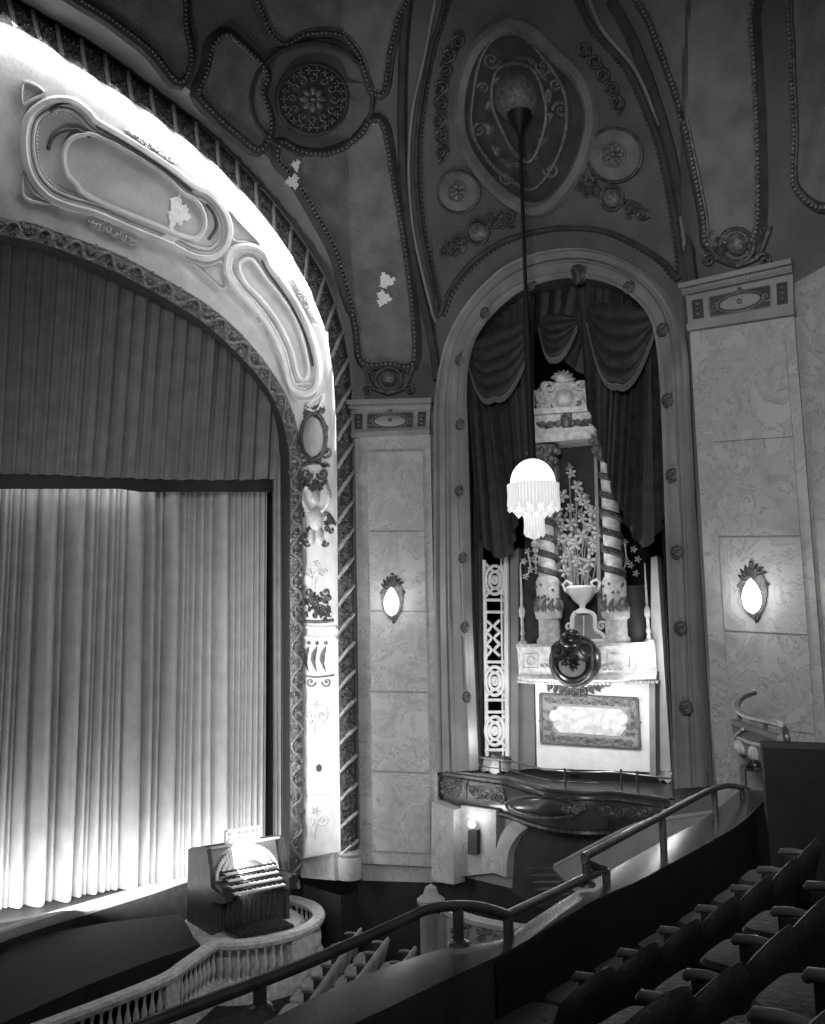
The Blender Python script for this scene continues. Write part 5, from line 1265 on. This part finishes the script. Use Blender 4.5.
# ------------------------------------------------------------------ light
def look(o, tgt): o.rotation_euler = (Vector(tgt) - o.location).to_track_quat('-Z', 'Y').to_euler()
def point(p, e, r=.1): 
    l = bpy.data.lights.new('lamp_light', 'POINT'); l.energy = e; l.shadow_soft_size = r; o = bpy.data.objects.new('lamp_light', l); o.location = p; col.objects.link(o); return o
def spot(p, t, e, ang, blend=.5, r=.2):
    l = bpy.data.lights.new('spot_light', 'SPOT'); l.energy = e; l.spot_size = math.radians(ang); l.spot_blend = blend; l.shadow_soft_size = r; o = bpy.data.objects.new('spot_light', l); o.location = p; col.objects.link(o); look(o, t); return o
def area(p, t, e, sx, sy):
    l = bpy.data.lights.new('strip_light', 'AREA'); l.shape = 'RECTANGLE'; l.size = sx; l.size_y = sy; l.energy = e; o = bpy.data.objects.new('strip_light', l); o.location = p; col.objects.link(o); look(o, t); return o
for p, n, e in ((sp1, PL.n, 14), (sp2, PR.n, 14)):
    point(p + n * .45, e, .12)
point((cp.x, cp.y - .0, cz(492)) , 60, .34)
point(PW(478, 818, .35), 10, .07)
# footlights along the stage front
mid = PC(120, 860); fl_ = mid + PC.n * 1.0 - T * .8; fl_.z = ZS + .1
lt = area(fl_, mid + Vector((0, 0, 1.1)), 230, 7.5, .25); 
# orient strip along the curtain
def orient(o, xdir, ndir):
    z = -Vector(ndir).normalized(); x = Vector(xdir); x = (x - z * x.dot(z)).normalized(); y = z.cross(x); o.matrix_world = Matrix.Translation(o.location) @ Matrix((x, y, z)).transposed().to_4x4()
orient(lt, T, -PC.n * 1 + Vector((0, 0, .75)))
tl = PC(60, 492) + PC.n * .35; tl.z += .35
lt = area(tl, tl, 16, 3.5, .15); orient(lt, T, Vector((0, 0, -1)) - PC.n * .35)
# arch lights on the stage apron, and an unseen strip added to whiten the pier
ab = P2(341, 860); ap = ab - T * 3.2 + NB * .7; ap.z = ZS + .4
pier_fill = ab - T * 1.9 + NB * .35; pier_fill.z = 4.6; l = area(pier_fill, pier_fill, 150, 6.2, .3); orient(l, Vector((0, 0, 1)), T + NB * .25)
ap2 = ab - T * 7.0 - NB * .1; ap2.z = ZS + .4
spot(ap2, P2(150, 150) + NB * .3, 1500, 48, .8, .3)
spot(ab - T * 5.0 - NB * .1, P2(320, 400) + NB * .4, 1200, 40, .9, .3)
# trough lamps behind the outer edge of the stage arch, shining across the cove
tr = curveN(cov_out, 30)
for i in range(3, 19):
    p = COV(tr[i][0] - 2, tr[i][1] + 1, .0); a = COV(tr[i][0] - 1, tr[i][1] + 1); b = COV(tr[i][0] - 12, tr[i][1] + 10 * (tr[i][0] < 330))
    inw = (b - a).normalized(); tg = cCO[min(NK - 1, int(i * NK / 30) + 2)] - cCO[int(i * NK / 30) - 1]; nn = -NB
    l = area(a + nn * .14 + inw * .12, a, 7, .75, .10); orient(l, tg, inw * 1.0 - nn * .7)
# niche lamps
for px, py, h, e in ((560, 700, 1.3, 34), (620, 705, 1.3, 34), (585, 560, 1.3, 20), (570, 420, 1.4, 6), (497, 660, .8, 14), (492, 735, .75, 14), (664, 650, .9, 26)):
    point(PI_(px, py, h), e, .15)
# console lamp
point(KX @ Vector((0, -.9, 1.6)), 10, .08)
# added fill without a visible source: spot on the walls, area on the seats
fill_spot = spot((-1, 1, 9.5), (1.5, 15, 8.2), 2600, 78, .6, 1.5)
l = area((2.5, 1.0, 8.5), (2.0, 5.5, 4.2), 30, 2, 2)
w = bpy.data.worlds.new('world'); sc.world = w; w.use_nodes = True; w.node_tree.nodes['Background'].inputs[0].default_value = (1, 1, 1, 1); w.node_tree.nodes['Background'].inputs[1].default_value = .055
sc.view_settings.view_transform = 'Standard'; sc.view_settings.look = 'None'; sc.view_settings.exposure = 0; sc.view_settings.gamma = 1; sc.view_settings.use_curve_mapping = False
